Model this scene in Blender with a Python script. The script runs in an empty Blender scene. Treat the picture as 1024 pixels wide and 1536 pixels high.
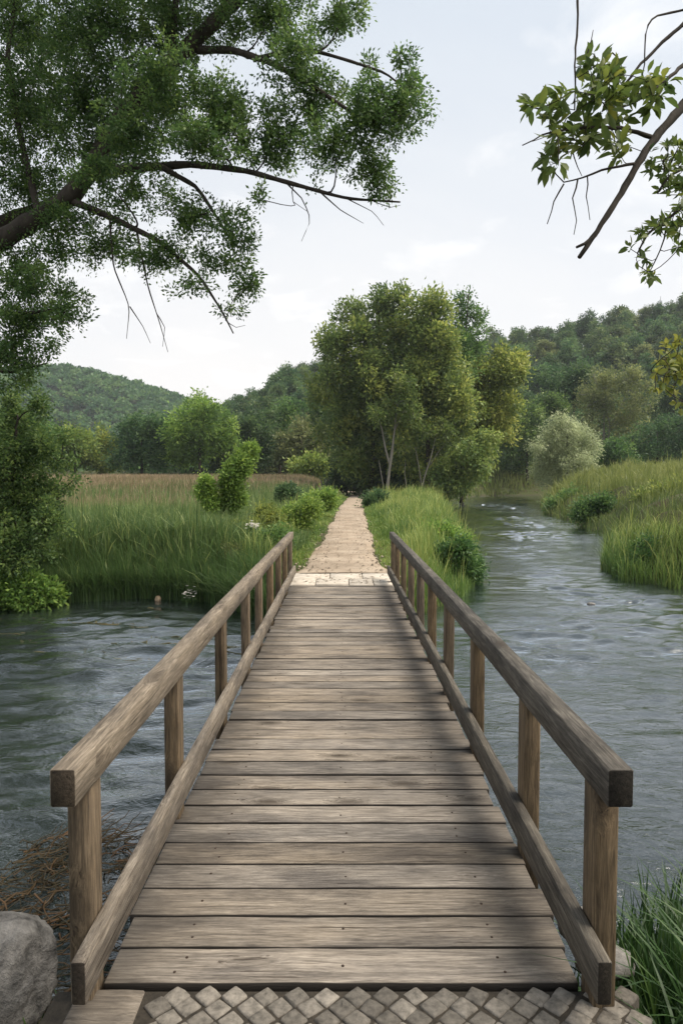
import bpy, math, random
import numpy as np

R = math.radians
SC = bpy.context.scene
COL = SC.collection
CAMZ, HOR, FPX = 1.7, 719.0, 1024.0
TH = math.atan((768 - HOR) / FPX)
CT, ST = math.cos(TH), math.sin(TH)
WATER = -0.75


def P(px, py, Y):
    """photo pixel -> point at world distance Y"""
    u, v = (px - 512) / FPX, (768 - py) / FPX
    dy, dz = CT + v * ST, -ST + v * CT
    t = Y / dy
    return np.array((u * t, Y, CAMZ + dz * t))


def sm(a, b, x):
    t = np.clip((np.asarray(x, float) - a) / (b - a), 0, 1)
    return t * t * (3 - 2 * t)


def unit(v):
    return v / np.maximum(np.linalg.norm(v, axis=-1, keepdims=True), 1e-9)


# ------------------------------------------------------------------ meshes
def mesh_from(name, V, faces, mats, v=None, smooth=False, mat_idx=None):
    V = np.asarray(V, np.float32)
    me = bpy.data.meshes.new(name)
    me.vertices.add(len(V))
    me.vertices.foreach_set('co', V.ravel())
    faces = [np.asarray(f, np.int32) for f in faces if len(f)]
    li = np.concatenate([f.ravel() for f in faces])
    tot = np.concatenate([np.full(len(f), f.shape[1], np.int32) for f in faces])
    st = np.concatenate([[0], np.cumsum(tot)[:-1]]).astype(np.int32)
    me.loops.add(len(li))
    me.loops.foreach_set('vertex_index', li)
    me.polygons.add(len(tot))
    me.polygons.foreach_set('loop_start', st)
    if smooth:
        me.polygons.foreach_set('use_smooth', np.ones(len(tot), bool))
    for m in (mats if isinstance(mats, (list, tuple)) else [mats]):
        me.materials.append(m)
    if mat_idx is not None:
        me.polygons.foreach_set('material_index', np.asarray(mat_idx, np.int32))
    me.update(calc_edges=True)
    if v is not None:
        a = me.attributes.new('v', 'FLOAT', 'POINT')
        a.data.foreach_set('value', np.asarray(v, np.float32))
    return me


def obj(name, me, parent=None, loc=(0, 0, 0)):
    o = bpy.data.objects.new(name, me)
    COL.objects.link(o)
    o.location = loc
    if parent is not None:
        o.parent = parent
    return o


def tag(o, label=None, cat=None, group=None, kind=None):
    if label: o['label'] = label
    if cat: o['category'] = cat
    if group: o['group'] = group
    if kind: o['kind'] = kind
    return o


def empty(name, loc, label, cat, group=None):
    o = bpy.data.objects.new(name, None)
    COL.objects.link(o)
    o.location = loc
    o.empty_display_size = 0.2
    return tag(o, label, cat, group)


def copy_tree(o, parent=None):
    c = o.copy()
    COL.objects.link(c)
    if parent is not None:
        c.parent = parent
    for ch in list(o.children):
        copy_tree(ch, c)
    return c


class MB:
    """collects vertices and faces of one mesh"""
    def __init__(s):
        s.V, s.Q, s.T, s.A, s.n = [], [], [], [], 0

    def add(s, V, Q=None, T=None, v=0.5):
        V = np.asarray(V, float)
        s.V.append(V)
        if Q is not None and len(Q): s.Q.append(np.asarray(Q, int) + s.n)
        if T is not None and len(T): s.T.append(np.asarray(T, int) + s.n)
        s.A.append(np.broadcast_to(np.asarray(v, float), (len(V),)))
        s.n += len(V)

    def tube(s, pts, rad, k=6, v=0.5, cap=True):
        pts = np.asarray(pts, float)
        n = len(pts)
        rad = np.broadcast_to(np.asarray(rad, float), (n,))
        t = np.gradient(pts, axis=0)
        t = unit(t)
        ref = np.array((0.31, 0.17, 0.93)) if abs(t[0, 2]) < 0.8 else np.array((0.95, 0.3, 0.05))
        a = unit(np.cross(t, ref))
        b = np.cross(t, a)
        ang = np.arange(k) * 2 * math.pi / k
        ring = a[:, None] * np.cos(ang)[None, :, None] + b[:, None] * np.sin(ang)[None, :, None]
        V = (pts[:, None] + ring * rad[:, None, None]).reshape(-1, 3)
        i, j = np.meshgrid(np.arange(n - 1), np.arange(k), indexing='ij')
        i, j = i.ravel(), j.ravel()
        j2 = (j + 1) % k
        Q = np.stack([i * k + j, i * k + j2, (i + 1) * k + j2, (i + 1) * k + j], 1)
        T = None
        if cap:
            V = np.vstack([V, pts[-1:], pts[:1]])
            jj = np.arange(k)
            T = np.concatenate([np.stack([(n - 1) * k + jj, (n - 1) * k + (jj + 1) % k, np.full(k, n * k)], 1),
                                np.stack([(jj + 1) % k, jj, np.full(k, n * k + 1)], 1)])
        s.add(V, Q, T, v)

    def beam(s, c, size, axis, ch=0.006, v=0.5, seg=1, wob=0.0, rg=None):
        """chamfered timber: centre c, size (x,y,z), long axis 0/1/2"""
        o = [a for a in range(3) if a != axis]
        hw, hh = size[o[0]] / 2, size[o[1]] / 2
        prof = np.array([(-hw + ch, -hh), (hw - ch, -hh), (hw, -hh + ch), (hw, hh - ch), (hw - ch, hh), (-hw + ch, hh), (-hw, hh - ch), (-hw, -hh + ch)])
        L = size[axis] / 2
        ts = [-L, -L + ch] + list(np.linspace(-L + ch, L - ch, seg + 1)[1:-1]) + [L - ch, L]
        V = []
        for q, t in enumerate(ts):
            f = 1.0
            p = prof.copy()
            if q in (0, len(ts) - 1):
                p = np.sign(p) * (np.abs(p) - ch * 0.7).clip(0)
            if wob and rg is not None:
                p = p + rg.normal(0, wob, (1, 2))
            w = np.zeros((8, 3))
            w[:, o[0]], w[:, o[1]], w[:, axis] = p[:, 0], p[:, 1], t
            V.append(w)
        n = len(ts)
        V = np.vstack(V) + np.asarray(c)
        Q = []
        for i in range(n - 1):
            for j in range(8):
                Q.append((i * 8 + j, i * 8 + (j + 1) % 8, (i + 1) * 8 + (j + 1) % 8, (i + 1) * 8 + j))
        for b0, rev in ((0, True), ((n - 1) * 8, False)):
            ring = [b0 + j for j in range(8)]
            for a, b, c2, d in ((0, 1, 2, 7), (7, 2, 3, 6), (6, 3, 4, 5)):
                q = (ring[a], ring[b], ring[c2], ring[d])
                Q.append(q[::-1] if rev else q)
        if axis == 1:
            Q = [q[::-1] for q in Q]
        s.add(V, Q, None, v)

    def mesh(s, name, mats, smooth=False):
        fs = []
        if s.Q: fs.append(np.vstack(s.Q))
        if s.T: fs.append(np.vstack(s.T))
        return mesh_from(name, np.vstack(s.V), fs, mats, np.concatenate(s.A), smooth)


# --------------------------------------------------------------- materials
def new_mat(name):
    m = bpy.data.materials.new(name)
    m.use_nodes = True
    nt = m.node_tree
    nt.nodes.clear()
    out = nt.nodes.new('ShaderNodeOutputMaterial')
    return m, nt, out


def N(nt, t, ins=None, **kw):
    n = nt.nodes.new(t)
    for k, val in kw.items():
        setattr(n, k, val)
    for k, val in (ins or {}).items():
        sock = n.inputs[k]
        if isinstance(val, bpy.types.NodeSocket):
            nt.links.new(val, sock)
        else:
            sock.default_value = val
    return n


def ramp(nt, fac, stops, interp='LINEAR'):
    n = nt.nodes.new('ShaderNodeValToRGB')
    n.color_ramp.interpolation = interp
    e = n.color_ramp.elements
    while len(e) < len(stops):
        e.new(0.5)
    for el, (p, c) in zip(e, stops):
        el.position = p
        el.color = (*c, 1) if len(c) == 3 else c
    nt.links.new(fac, n.inputs[0])
    return n.outputs[0]


def mixc(nt, a, b, fac, mode='MIX'):
    n = nt.nodes.new('ShaderNodeMix')
    n.data_type = 'RGBA'
    n.blend_type = mode
    for s, val in ((n.inputs[0], fac), (n.inputs[6], a), (n.inputs[7], b)):
        if isinstance(val, bpy.types.NodeSocket):
            nt.links.new(val, s)
        else:
            s.default_value = val if not (isinstance(val, tuple) and len(val) == 3) else (*val, 1)
    return n.outputs[2]


def math_n(nt, op, a, b=0.0, clamp=False):
    n = nt.nodes.new('ShaderNodeMath')
    n.operation = op
    n.use_clamp = clamp
    for s, val in zip(n.inputs, (a, b)):
        if isinstance(val, bpy.types.NodeSocket):
            nt.links.new(val, s)
        else:
            s.default_value = val
    return n.outputs[0]


def leaf_mat(name, c0, c1, c2, trans=0.48, rough=0.5, hue=0.03, val=0.35, spec=0.35, gain=1.85):
    """leaf colours c0..c2 by the leaf's own 'v'; whole plants differ a little by object"""
    c0, c1, c2 = [tuple(gain * q for q in c) for c in (c0, c1, c2)]
    m, nt, out = new_mat(name)
    at = N(nt, 'ShaderNodeAttribute', attribute_name='v')
    col = ramp(nt, at.outputs['Fac'], [(0, c0), (0.5, c1), (1, c2)])
    oi = N(nt, 'ShaderNodeObjectInfo')
    hs = N(nt, 'ShaderNodeHueSaturation', {'Color': col})
    nt.links.new(math_n(nt, 'MULTIPLY_ADD', oi.outputs['Random'], hue), hs.inputs['Hue'])
    hs.inputs['Hue'].links[0].from_node.inputs[2].default_value = 0.5 - hue / 2
    w = N(nt, 'ShaderNodeTexWhiteNoise', {'W': oi.outputs['Random']}, noise_dimensions='1D')
    mv = math_n(nt, 'MULTIPLY_ADD', w.outputs['Value'], val)
    mv.node.inputs[2].default_value = 1 - val / 2
    nt.links.new(mv, hs.inputs['Value'])
    p = N(nt, 'ShaderNodeBsdfPrincipled', {'Base Color': hs.outputs[0], 'Roughness': rough, 'Specular IOR Level': spec})
    t = N(nt, 'ShaderNodeBsdfTranslucent', {'Color': hs.outputs[0]})
    mx = N(nt, 'ShaderNodeMixShader', {0: trans, 1: p.outputs[0], 2: t.outputs[0]})
    nt.links.new(mx.outputs[0], out.inputs[0])
    return m


def bark_mat(name, a, b, scale=6.0):
    m, nt, out = new_mat(name)
    tc = N(nt, 'ShaderNodeTexCoord')
    mp = N(nt, 'ShaderNodeMapping', {'Vector': tc.outputs['Object'], 'Scale': (1, 1, 0.35)})
    n1 = N(nt, 'ShaderNodeTexNoise', {'Vector': mp.outputs[0], 'Scale': scale, 'Detail': 8, 'Roughness': 0.65, 'Distortion': 0.6})
    col = ramp(nt, n1.outputs['Fac'], [(0.3, a), (0.7, b)])
    bp = N(nt, 'ShaderNodeBump', {'Height': n1.outputs['Fac'], 'Strength': 0.7, 'Distance': 0.02})
    p = N(nt, 'ShaderNodeBsdfPrincipled', {'Base Color': col, 'Roughness': 0.85, 'Normal': bp.outputs[0], 'Specular IOR Level': 0.2})
    nt.links.new(p.outputs[0], out.inputs[0])
    return m


def wood_mat(name, axis, dark, mid, light, blotch=0.5, ends=0.0, knots=True, fine=1.0):
    m, nt, out = new_mat(name)
    tc = N(nt, 'ShaderNodeTexCoord')
    at = N(nt, 'ShaderNodeAttribute', attribute_name='v')
    off = N(nt, 'ShaderNodeVectorMath', {0: (37.0, 23.0, 51.0)}, operation='SCALE')
    nt.links.new(at.outputs['Fac'], off.inputs['Scale'])
    vec = N(nt, 'ShaderNodeVectorMath', {0: tc.outputs['Object'], 1: off.outputs[0]}, operation='ADD').outputs[0]
    s_long = [1.0, 1.0, 1.0]
    s_long[axis] = 0.06
    # knots bend the grain
    s_k = [2.2 * 3.4] * 3
    s_k[axis] = 2.6
    mk = N(nt, 'ShaderNodeMapping', {'Vector': vec, 'Scale': s_k})
    vor = N(nt, 'ShaderNodeTexVoronoi', {'Vector': mk.outputs[0], 'Scale': 1.0, 'Randomness': 1.0}, feature='F1')
    pick = math_n(nt, 'GREATER_THAN', N(nt, 'ShaderNodeSeparateColor', {0: vor.outputs['Color']}).outputs[0], 0.60)
    kd = ramp(nt, vor.outputs['Distance'], [(0.08, (1, 1, 1)), (0.26, (0.3, 0.3, 0.3)), (0.42, (0, 0, 0))])
    kn = math_n(nt, 'MULTIPLY', kd, pick if knots else 0.0)
    warp = N(nt, 'ShaderNodeVectorMath', {0: (0.05, 0.05, 0.05)}, operation='SCALE')
    nt.links.new(kn, warp.inputs['Scale'])
    vec2 = N(nt, 'ShaderNodeVectorMath', {0: vec, 1: warp.outputs[0]}, operation='ADD').outputs[0]
    mp = N(nt, 'ShaderNodeMapping', {'Vector': vec2, 'Scale': s_long})
    g1 = N(nt, 'ShaderNodeTexNoise', {'Vector': mp.outputs[0], 'Scale': 42 * fine, 'Detail': 7, 'Roughness': 0.68, 'Distortion': 0.5})
    g2 = N(nt, 'ShaderNodeTexNoise', {'Vector': mp.outputs[0], 'Scale': 150 * fine, 'Detail': 4, 'Roughness': 0.7})
    s_b = [1.0, 1.0, 1.0]
    s_b[axis] = 0.35
    mb = N(nt, 'ShaderNodeMapping', {'Vector': vec, 'Scale': s_b})
    b1 = N(nt, 'ShaderNodeTexNoise', {'Vector': mb.outputs[0], 'Scale': 4.5, 'Detail': 6, 'Roughness': 0.65})
    col = ramp(nt, g1.outputs['Fac'], [(0.3, dark), (0.5, mid), (0.68, light)])
    fineg = ramp(nt, g2.outputs['Fac'], [(0.32, (0.48, 0.46, 0.44)), (0.52, (1, 1, 1)), (0.7, (1.15, 1.14, 1.12))])
    col = mixc(nt, col, fineg, 0.75, 'MULTIPLY')
    bl = ramp(nt, b1.outputs['Fac'], [(0.36, (0.38, 0.38, 0.4)), (0.5, (0.9, 0.89, 0.88)), (0.68, (1.18, 1.15, 1.1))])
    col = mixc(nt, col, bl, blotch, 'MULTIPLY')
    s_c = [1.0, 1.0, 1.0]
    s_c[axis] = 0.022
    mc = N(nt, 'ShaderNodeMapping', {'Vector': vec2, 'Scale': s_c})
    g3 = N(nt, 'ShaderNodeTexNoise', {'Vector': mc.outputs[0], 'Scale': 70, 'Detail': 3, 'Roughness': 0.6, 'Distortion': 0.3})
    crack = ramp(nt, g3.outputs['Fac'], [(0.62, (1, 1, 1)), (0.665, (0.25, 0.22, 0.2))])
    col = mixc(nt, col, crack, 0.85, 'MULTIPLY')
    # every timber a little lighter, darker, warmer or greyer
    w = N(nt, 'ShaderNodeTexWhiteNoise', {'W': at.outputs['Fac']}, noise_dimensions='1D')
    hs = N(nt, 'ShaderNodeHueSaturation', {'Color': col})
    vv = math_n(nt, 'MULTIPLY_ADD', w.outputs['Value'], 0.36); vv.node.inputs[2].default_value = 0.82
    w2 = N(nt, 'ShaderNodeSeparateColor', {0: w.outputs['Color']})
    ss = math_n(nt, 'MULTIPLY_ADD', w2.outputs[1], 0.5); ss.node.inputs[2].default_value = 0.75
    nt.links.new(vv, hs.inputs['Value'])
    nt.links.new(ss, hs.inputs['Saturation'])
    col = mixc(nt, hs.outputs[0], (0.035, 0.026, 0.018), math_n(nt, 'MULTIPLY', kn, 0.8))
    if ends:
        # wet-rot stains creeping in from the plank ends
        sx = N(nt, 'ShaderNodeSeparateXYZ', {0: tc.outputs['Object']})
        ax = math_n(nt, 'ABSOLUTE', sx.outputs[0])
        e = N(nt, 'ShaderNodeMapRange', {'Value': ax, 'From Min': 0.25, 'From Max': 0.8, 'To Min': -0.32, 'To Max': 0.36})
        b2 = N(nt, 'ShaderNodeTexNoise', {'Vector': mb.outputs[0], 'Scale': 7.0, 'Detail': 7, 'Roughness': 0.7})
        f = math_n(nt, 'ADD', b2.outputs['Fac'], e.outputs[0])
        fm = ramp(nt, f, [(0.45, (0, 0, 0)), (0.8, (1, 1, 1))])
        col = mixc(nt, col, (0.035, 0.030, 0.025), math_n(nt, 'MULTIPLY', fm, ends))
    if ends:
        # board side faces coloured near black, standing in for shade in the gaps
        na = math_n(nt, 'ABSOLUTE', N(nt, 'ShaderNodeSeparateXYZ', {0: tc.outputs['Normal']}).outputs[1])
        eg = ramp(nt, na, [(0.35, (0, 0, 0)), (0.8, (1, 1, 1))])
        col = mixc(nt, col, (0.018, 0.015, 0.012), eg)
    if not ends:
        # sawn end grain weathers almost black
        na = math_n(nt, 'ABSOLUTE', N(nt, 'ShaderNodeSeparateXYZ', {0: tc.outputs['Normal']}).outputs[axis])
        eg = math_n(nt, 'GREATER_THAN', na, 0.8)
        col = mixc(nt, col, mixc(nt, col, (0.24, 0.22, 0.20), 1.0, 'MULTIPLY'), eg)
    h = math_n(nt, 'MULTIPLY_ADD', g2.outputs['Fac'], 0.5); nt.links.new(g1.outputs['Fac'], h.node.inputs[2])
    bp = N(nt, 'ShaderNodeBump', {'Height': h, 'Strength': 0.55, 'Distance': 0.006})
    p = N(nt, 'ShaderNodeBsdfPrincipled', {'Base Color': col, 'Roughness': 0.78, 'Normal': bp.outputs[0], 'Specular IOR Level': 0.25})
    nt.links.new(p.outputs[0], out.inputs[0])
    return m


def simple_mat(name, a, b, scale, rough=0.9, bump=0.4, dist=0.02, detail=8, attr=False):
    m, nt, out = new_mat(name)
    tc = N(nt, 'ShaderNodeTexCoord')
    n1 = N(nt, 'ShaderNodeTexNoise', {'Vector': tc.outputs['Object'], 'Scale': scale, 'Detail': detail, 'Roughness': 0.68})
    col = ramp(nt, n1.outputs['Fac'], [(0.32, a), (0.68, b)])
    if attr:
        at = N(nt, 'ShaderNodeAttribute', attribute_name='v')
        vv = math_n(nt, 'MULTIPLY_ADD', at.outputs['Fac'], 0.8); vv.node.inputs[2].default_value = 0.6
        hs = N(nt, 'ShaderNodeHueSaturation', {'Color': col, 'Value': vv})
        col = hs.outputs[0]
    n2 = N(nt, 'ShaderNodeTexNoise', {'Vector': tc.outputs['Object'], 'Scale': scale * 5, 'Detail': 6, 'Roughness': 0.7})
    h = math_n(nt, 'MULTIPLY_ADD', n2.outputs['Fac'], 0.4); nt.links.new(n1.outputs['Fac'], h.node.inputs[2])
    bp = N(nt, 'ShaderNodeBump', {'Height': h, 'Strength': bump, 'Distance': dist})
    p = N(nt, 'ShaderNodeBsdfPrincipled', {'Base Color': col, 'Roughness': rough, 'Normal': bp.outputs[0], 'Specular IOR Level': 0.25})
    nt.links.new(p.outputs[0], out.inputs[0])
    return m


M = {}
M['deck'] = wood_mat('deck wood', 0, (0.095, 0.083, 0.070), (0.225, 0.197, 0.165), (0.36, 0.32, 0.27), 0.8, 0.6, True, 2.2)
M['rail'] = wood_mat('rail wood', 1, (0.085, 0.070, 0.054), (0.185, 0.155, 0.120), (0.31, 0.265, 0.21), 0.75, fine=2.2)
M['railgrey'] = wood_mat('grey rail wood', 1, (0.042, 0.038, 0.032), (0.095, 0.085, 0.070), (0.19, 0.172, 0.143), 0.85, fine=2.2)
M['post'] = wood_mat('post wood', 2, (0.050, 0.038, 0.026), (0.112, 0.085, 0.056), (0.20, 0.152, 0.10), 0.6, fine=2.0)
M['nail'] = simple_mat('rusty nail', (0.02, 0.014, 0.01), (0.05, 0.03, 0.02), 60, 0.7)
M['bark'] = bark_mat('dark bark', (0.018, 0.015, 0.012), (0.06, 0.05, 0.04))
M['palebark'] = bark_mat('pale bark', (0.10, 0.092, 0.078), (0.26, 0.24, 0.205), 2.0)
M['greybark'] = bark_mat('grey bark', (0.05, 0.045, 0.038), (0.13, 0.115, 0.10), 30.0)

M['leaf_oak'] = leaf_mat('overhanging leaves', (0.034, 0.064, 0.022), (0.062, 0.108, 0.030), (0.12, 0.17, 0.04), 0.5)
M['leaf_alder'] = leaf_mat('big glossy leaves', (0.035, 0.065, 0.02), (0.075, 0.115, 0.026), (0.165, 0.18, 0.035))
M['leaf_poplar'] = leaf_mat('poplar leaves', (0.040, 0.066, 0.022), (0.080, 0.115, 0.030), (0.165, 0.185, 0.046), gain=2.15)
M['leaf_yellowing'] = leaf_mat('yellowing leaves', (0.050, 0.078, 0.02), (0.095, 0.126, 0.030), (0.175, 0.188, 0.044), gain=2.2)
M['leaf_dark'] = leaf_mat('dark leaves', (0.020, 0.042, 0.020), (0.036, 0.066, 0.026), (0.070, 0.105, 0.036))
M['leaf_mid'] = leaf_mat('mid green leaves', (0.026, 0.055, 0.020), (0.048, 0.092, 0.027), (0.098, 0.148, 0.038))
M['leaf_bright'] = leaf_mat('bright green leaves', (0.045, 0.085, 0.022), (0.085, 0.145, 0.03), (0.16, 0.22, 0.045))
M['leaf_olive'] = leaf_mat('olive leaves', (0.055, 0.075, 0.030), (0.090, 0.112, 0.042), (0.15, 0.165, 0.062))
M['leaf_silver'] = leaf_mat('silver willow leaves', (0.12, 0.150, 0.078), (0.20, 0.235, 0.130), (0.31, 0.34, 0.20), gain=1.75)
M['leaf_hill'] = leaf_mat('hill tree leaves', (0.022, 0.046, 0.020), (0.042, 0.075, 0.028), (0.085, 0.118, 0.040), hue=0.05, val=0.7, gain=1.95)
M['leaf_conifer'] = leaf_mat('conifer needles', (0.015, 0.032, 0.022), (0.025, 0.046, 0.03), (0.04, 0.065, 0.036), val=0.4)
M['reed'] = leaf_mat('reed blades', (0.040, 0.075, 0.026), (0.070, 0.115, 0.036), (0.150, 0.180, 0.062), 0.36, hue=0.0, val=0.0, gain=1.55)
M['pathgrass'] = leaf_mat('path side grass', (0.050, 0.090, 0.022), (0.095, 0.145, 0.032), (0.20, 0.215, 0.065), 0.35, hue=0, val=0)
M['bankgrass'] = leaf_mat('river bank grass', (0.050, 0.080, 0.024), (0.115, 0.142, 0.038), (0.205, 0.22, 0.072), 0.42, hue=0, val=0, gain=1.45)
M['meadow'] = leaf_mat('dry meadow grass', (0.125, 0.115, 0.05), (0.27, 0.205, 0.12), (0.42, 0.32, 0.21), 0.3, hue=0, val=0, gain=1.1)
M['lushgrass'] = leaf_mat('lush grass', (0.020, 0.05, 0.016), (0.040, 0.090, 0.022), (0.085, 0.145, 0.032), 0.3, hue=0, val=0, gain=1.0)
M['weed'] = leaf_mat('water weed', (0.03, 0.028, 0.012), (0.07, 0.05, 0.02), (0.16, 0.085, 0.035), 0.1, hue=0, val=0, gain=0.6)
M['olweed'] = leaf_mat('olive water weed', (0.04, 0.042, 0.018), (0.075, 0.072, 0.03), (0.12, 0.10, 0.045), 0.1, hue=0, val=0, gain=1)
M['litter'] = leaf_mat('dry litter', (0.09, 0.07, 0.045), (0.18, 0.14, 0.095), (0.33, 0.28, 0.21), 0.05, hue=0, val=0, gain=1)
M['petal'] = leaf_mat('white petals', (0.75, 0.72, 0.68), (0.8, 0.78, 0.75), (0.82, 0.66, 0.5), 0.2, hue=0, val=0, gain=1)
M['stone'] = simple_mat('grey stone', (0.10, 0.095, 0.088), (0.30, 0.285, 0.265), 14, 0.9, 0.6, 0.02)
M['boulder'] = simple_mat('speckled boulder', (0.05, 0.049, 0.047), (0.30, 0.29, 0.275), 13, 0.9, 1.0, 0.05, 15)
M['tanstone'] = simple_mat('tan stone', (0.22, 0.16, 0.10), (0.42, 0.32, 0.22), 18)
M['cobble'] = simple_mat('cobble stone', (0.070, 0.064, 0.055), (0.195, 0.176, 0.150), 34, 0.85, 0.5, 0.008, attr=True)
M['joint'] = simple_mat('sandy joint', (0.022, 0.019, 0.015), (0.055, 0.046, 0.035), 40, 0.95, 0.6, 0.01)
M['slab'] = simple_mat('pale slab', (0.34, 0.30, 0.25), (0.54, 0.49, 0.42), 6, 0.85, 0.3, 0.01, attr=False)
M['concrete'] = simple_mat('old concrete', (0.12, 0.11, 0.095), (0.25, 0.235, 0.21), 8)


def ground_mat():
    m, nt, out = new_mat('bank earth')
    tc = N(nt, 'ShaderNodeTexCoord')
    n1 = N(nt, 'ShaderNodeTexNoise', {'Vector': tc.outputs['Object'], 'Scale': 1.3, 'Detail': 9, 'Roughness': 0.7})
    n2 = N(nt, 'ShaderNodeTexNoise', {'Vector': tc.outputs['Object'], 'Scale': 14.0, 'Detail': 8, 'Roughness': 0.7})
    earth = ramp(nt, n2.outputs['Fac'], [(0.3, (0.028, 0.022, 0.015)), (0.7, (0.085, 0.066, 0.042))])
    turf = ramp(nt, n2.outputs['Fac'], [(0.3, (0.028, 0.042, 0.014)), (0.7, (0.085, 0.10, 0.034))])
    bed = ramp(nt, n2.outputs['Fac'], [(0.3, (0.020, 0.022, 0.016)), (0.7, (0.075, 0.070, 0.045))])
    col = mixc(nt, earth, turf, ramp(nt, n1.outputs['Fac'], [(0.35, (0, 0, 0)), (0.55, (1, 1, 1))]))
    z = N(nt, 'ShaderNodeSeparateXYZ', {0: tc.outputs['Object']}).outputs[2]
    zz = N(nt, 'ShaderNodeMapRange', {'Value': z, 'From Min': -0.78, 'From Max': -0.45}).outputs[0]
    col = mixc(nt, bed, col, zz)
    bp = N(nt, 'ShaderNodeBump', {'Height': n2.outputs['Fac'], 'Strength': 0.8, 'Distance': 0.06})
    p = N(nt, 'ShaderNodeBsdfPrincipled', {'Base Color': col, 'Roughness': 0.95, 'Normal': bp.outputs[0], 'Specular IOR Level': 0.15})
    nt.links.new(p.outputs[0], out.inputs[0])
    return m


def path_mat():
    m, nt, out = new_mat('sandy slab path')
    tc = N(nt, 'ShaderNodeTexCoord')
    nw = N(nt, 'ShaderNodeTexNoise', {'Vector': tc.outputs['Object'], 'Scale': 1.6, 'Detail': 3})
    wp = N(nt, 'ShaderNodeVectorMath', {0: nw.outputs['Color'], 'Scale': 0.16}, operation='SCALE')
    vec = N(nt, 'ShaderNodeVectorMath', {0: tc.outputs['Object'], 1: wp.outputs[0]}, operation='ADD').outputs[0]
    br = N(nt, 'ShaderNodeTexBrick', {'Vector': vec, 'Scale': 1.0, 'Mortar Size': 0.012, 'Mortar Smooth': 0.3, 'Brick Width': 0.47, 'Row Height': 0.85,
                                      'Color1': (0.9, 0.9, 0.9, 1), 'Color2': (1.08, 1.06, 1.04, 1), 'Mortar': (0.55, 0.52, 0.48, 1)})
    n1 = N(nt, 'ShaderNodeTexNoise', {'Vector': tc.outputs['Object'], 'Scale': 1.1, 'Detail': 9, 'Roughness': 0.7})
    n2 = N(nt, 'ShaderNodeTexNoise', {'Vector': tc.outputs['Object'], 'Scale': 30, 'Detail': 6, 'Roughness': 0.75})
    col = ramp(nt, n1.outputs['Fac'], [(0.3, (0.19, 0.150, 0.108)), (0.48, (0.29, 0.235, 0.178)), (0.7, (0.40, 0.335, 0.262))])
    fade = ramp(nt, n1.outputs['Fac'], [(0.42, (1, 1, 1)), (0.6, (0.25, 0.25, 0.25))])
    col = mixc(nt, col, mixc(nt, col, br.outputs['Color'], 1.0, 'MULTIPLY'), fade)
    col = mixc(nt, col, ramp(nt, n2.outputs['Fac'], [(0.3, (0.7, 0.68, 0.66)), (0.6, (1.05, 1.05, 1.05))]), 0.7, 'MULTIPLY')
    bp = N(nt, 'ShaderNodeBump', {'Height': n2.outputs['Fac'], 'Strength': 0.4, 'Distance': 0.01})
    p = N(nt, 'ShaderNodeBsdfPrincipled', {'Base Color': col, 'Roughness': 0.92, 'Normal': bp.outputs[0], 'Specular IOR Level': 0.2})
    nt.links.new(p.outputs[0], out.inputs[0])
    return m


def water_mat():
    m, nt, out = new_mat('river water')
    tc = N(nt, 'ShaderNodeTexCoord')
    mp = N(nt, 'ShaderNodeMapping', {'Vector': tc.outputs['Object'], 'Rotation': (0, 0, R(20)), 'Scale': (0.75, 1.25, 1)})
    big = N(nt, 'ShaderNodeTexNoise', {'Vector': mp.outputs[0], 'Scale': 0.35, 'Detail': 2})
    n1 = N(nt, 'ShaderNodeTexNoise', {'Vector': mp.outputs[0], 'Scale': 1.7, 'Detail': 4, 'Roughness': 0.55, 'Distortion': 1.0})
    n2 = N(nt, 'ShaderNodeTexNoise', {'Vector': mp.outputs[0], 'Scale': 6.5, 'Detail': 4, 'Roughness': 0.6, 'Distortion': 1.5})
    n3 = N(nt, 'ShaderNodeTexNoise', {'Vector': mp.outputs[0], 'Scale': 22, 'Detail': 2, 'Roughness': 0.5, 'Distortion': 0.5})
    amp = ramp(nt, big.outputs['Fac'], [(0.3, (0.35, 0.35, 0.35)), (0.65, (1, 1, 1))])
    h = math_n(nt, 'MULTIPLY_ADD', n2.outputs['Fac'], 0.55); nt.links.new(n1.outputs['Fac'], h.node.inputs[2])
    h2 = math_n(nt, 'MULTIPLY_ADD', n3.outputs['Fac'], 0.15); nt.links.new(h, h2.node.inputs[2])
    h3 = math_n(nt, 'MULTIPLY', h2, amp)
    bp = N(nt, 'ShaderNodeBump', {'Height': h3, 'Strength': 1.0, 'Distance': 0.03})
    fr = N(nt, 'ShaderNodeFresnel', {'IOR': 1.42, 'Normal': bp.outputs[0]})
    gl = N(nt, 'ShaderNodeBsdfGlossy', {'Color': (0.92, 0.96, 1.0, 1), 'Roughness': 0.06, 'Normal': bp.outputs[0]})
    tr = N(nt, 'ShaderNodeBsdfTransparent', {'Color': (0.32, 0.42, 0.40, 1)})
    df = N(nt, 'ShaderNodeBsdfDiffuse', {'Color': (0.036, 0.047, 0.047, 1), 'Normal': bp.outputs[0]})
    under = N(nt, 'ShaderNodeMixShader', {0: 0.5, 1: tr.outputs[0], 2: df.outputs[0]})
    fb = math_n(nt, 'MULTIPLY', fr.outputs[0], 1.85, True)
    mx = N(nt, 'ShaderNodeMixShader', {0: fb, 1: under.outputs[0], 2: gl.outputs[0]})
    nt.links.new(mx.outputs[0], out.inputs[0])
    return m


M['ground'], M['path'], M['water'] = ground_mat(), path_mat(), water_mat()
M['hill'] = simple_mat('hill undergrowth', (0.018, 0.028, 0.014), (0.04, 0.055, 0.022), 0.2)

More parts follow.
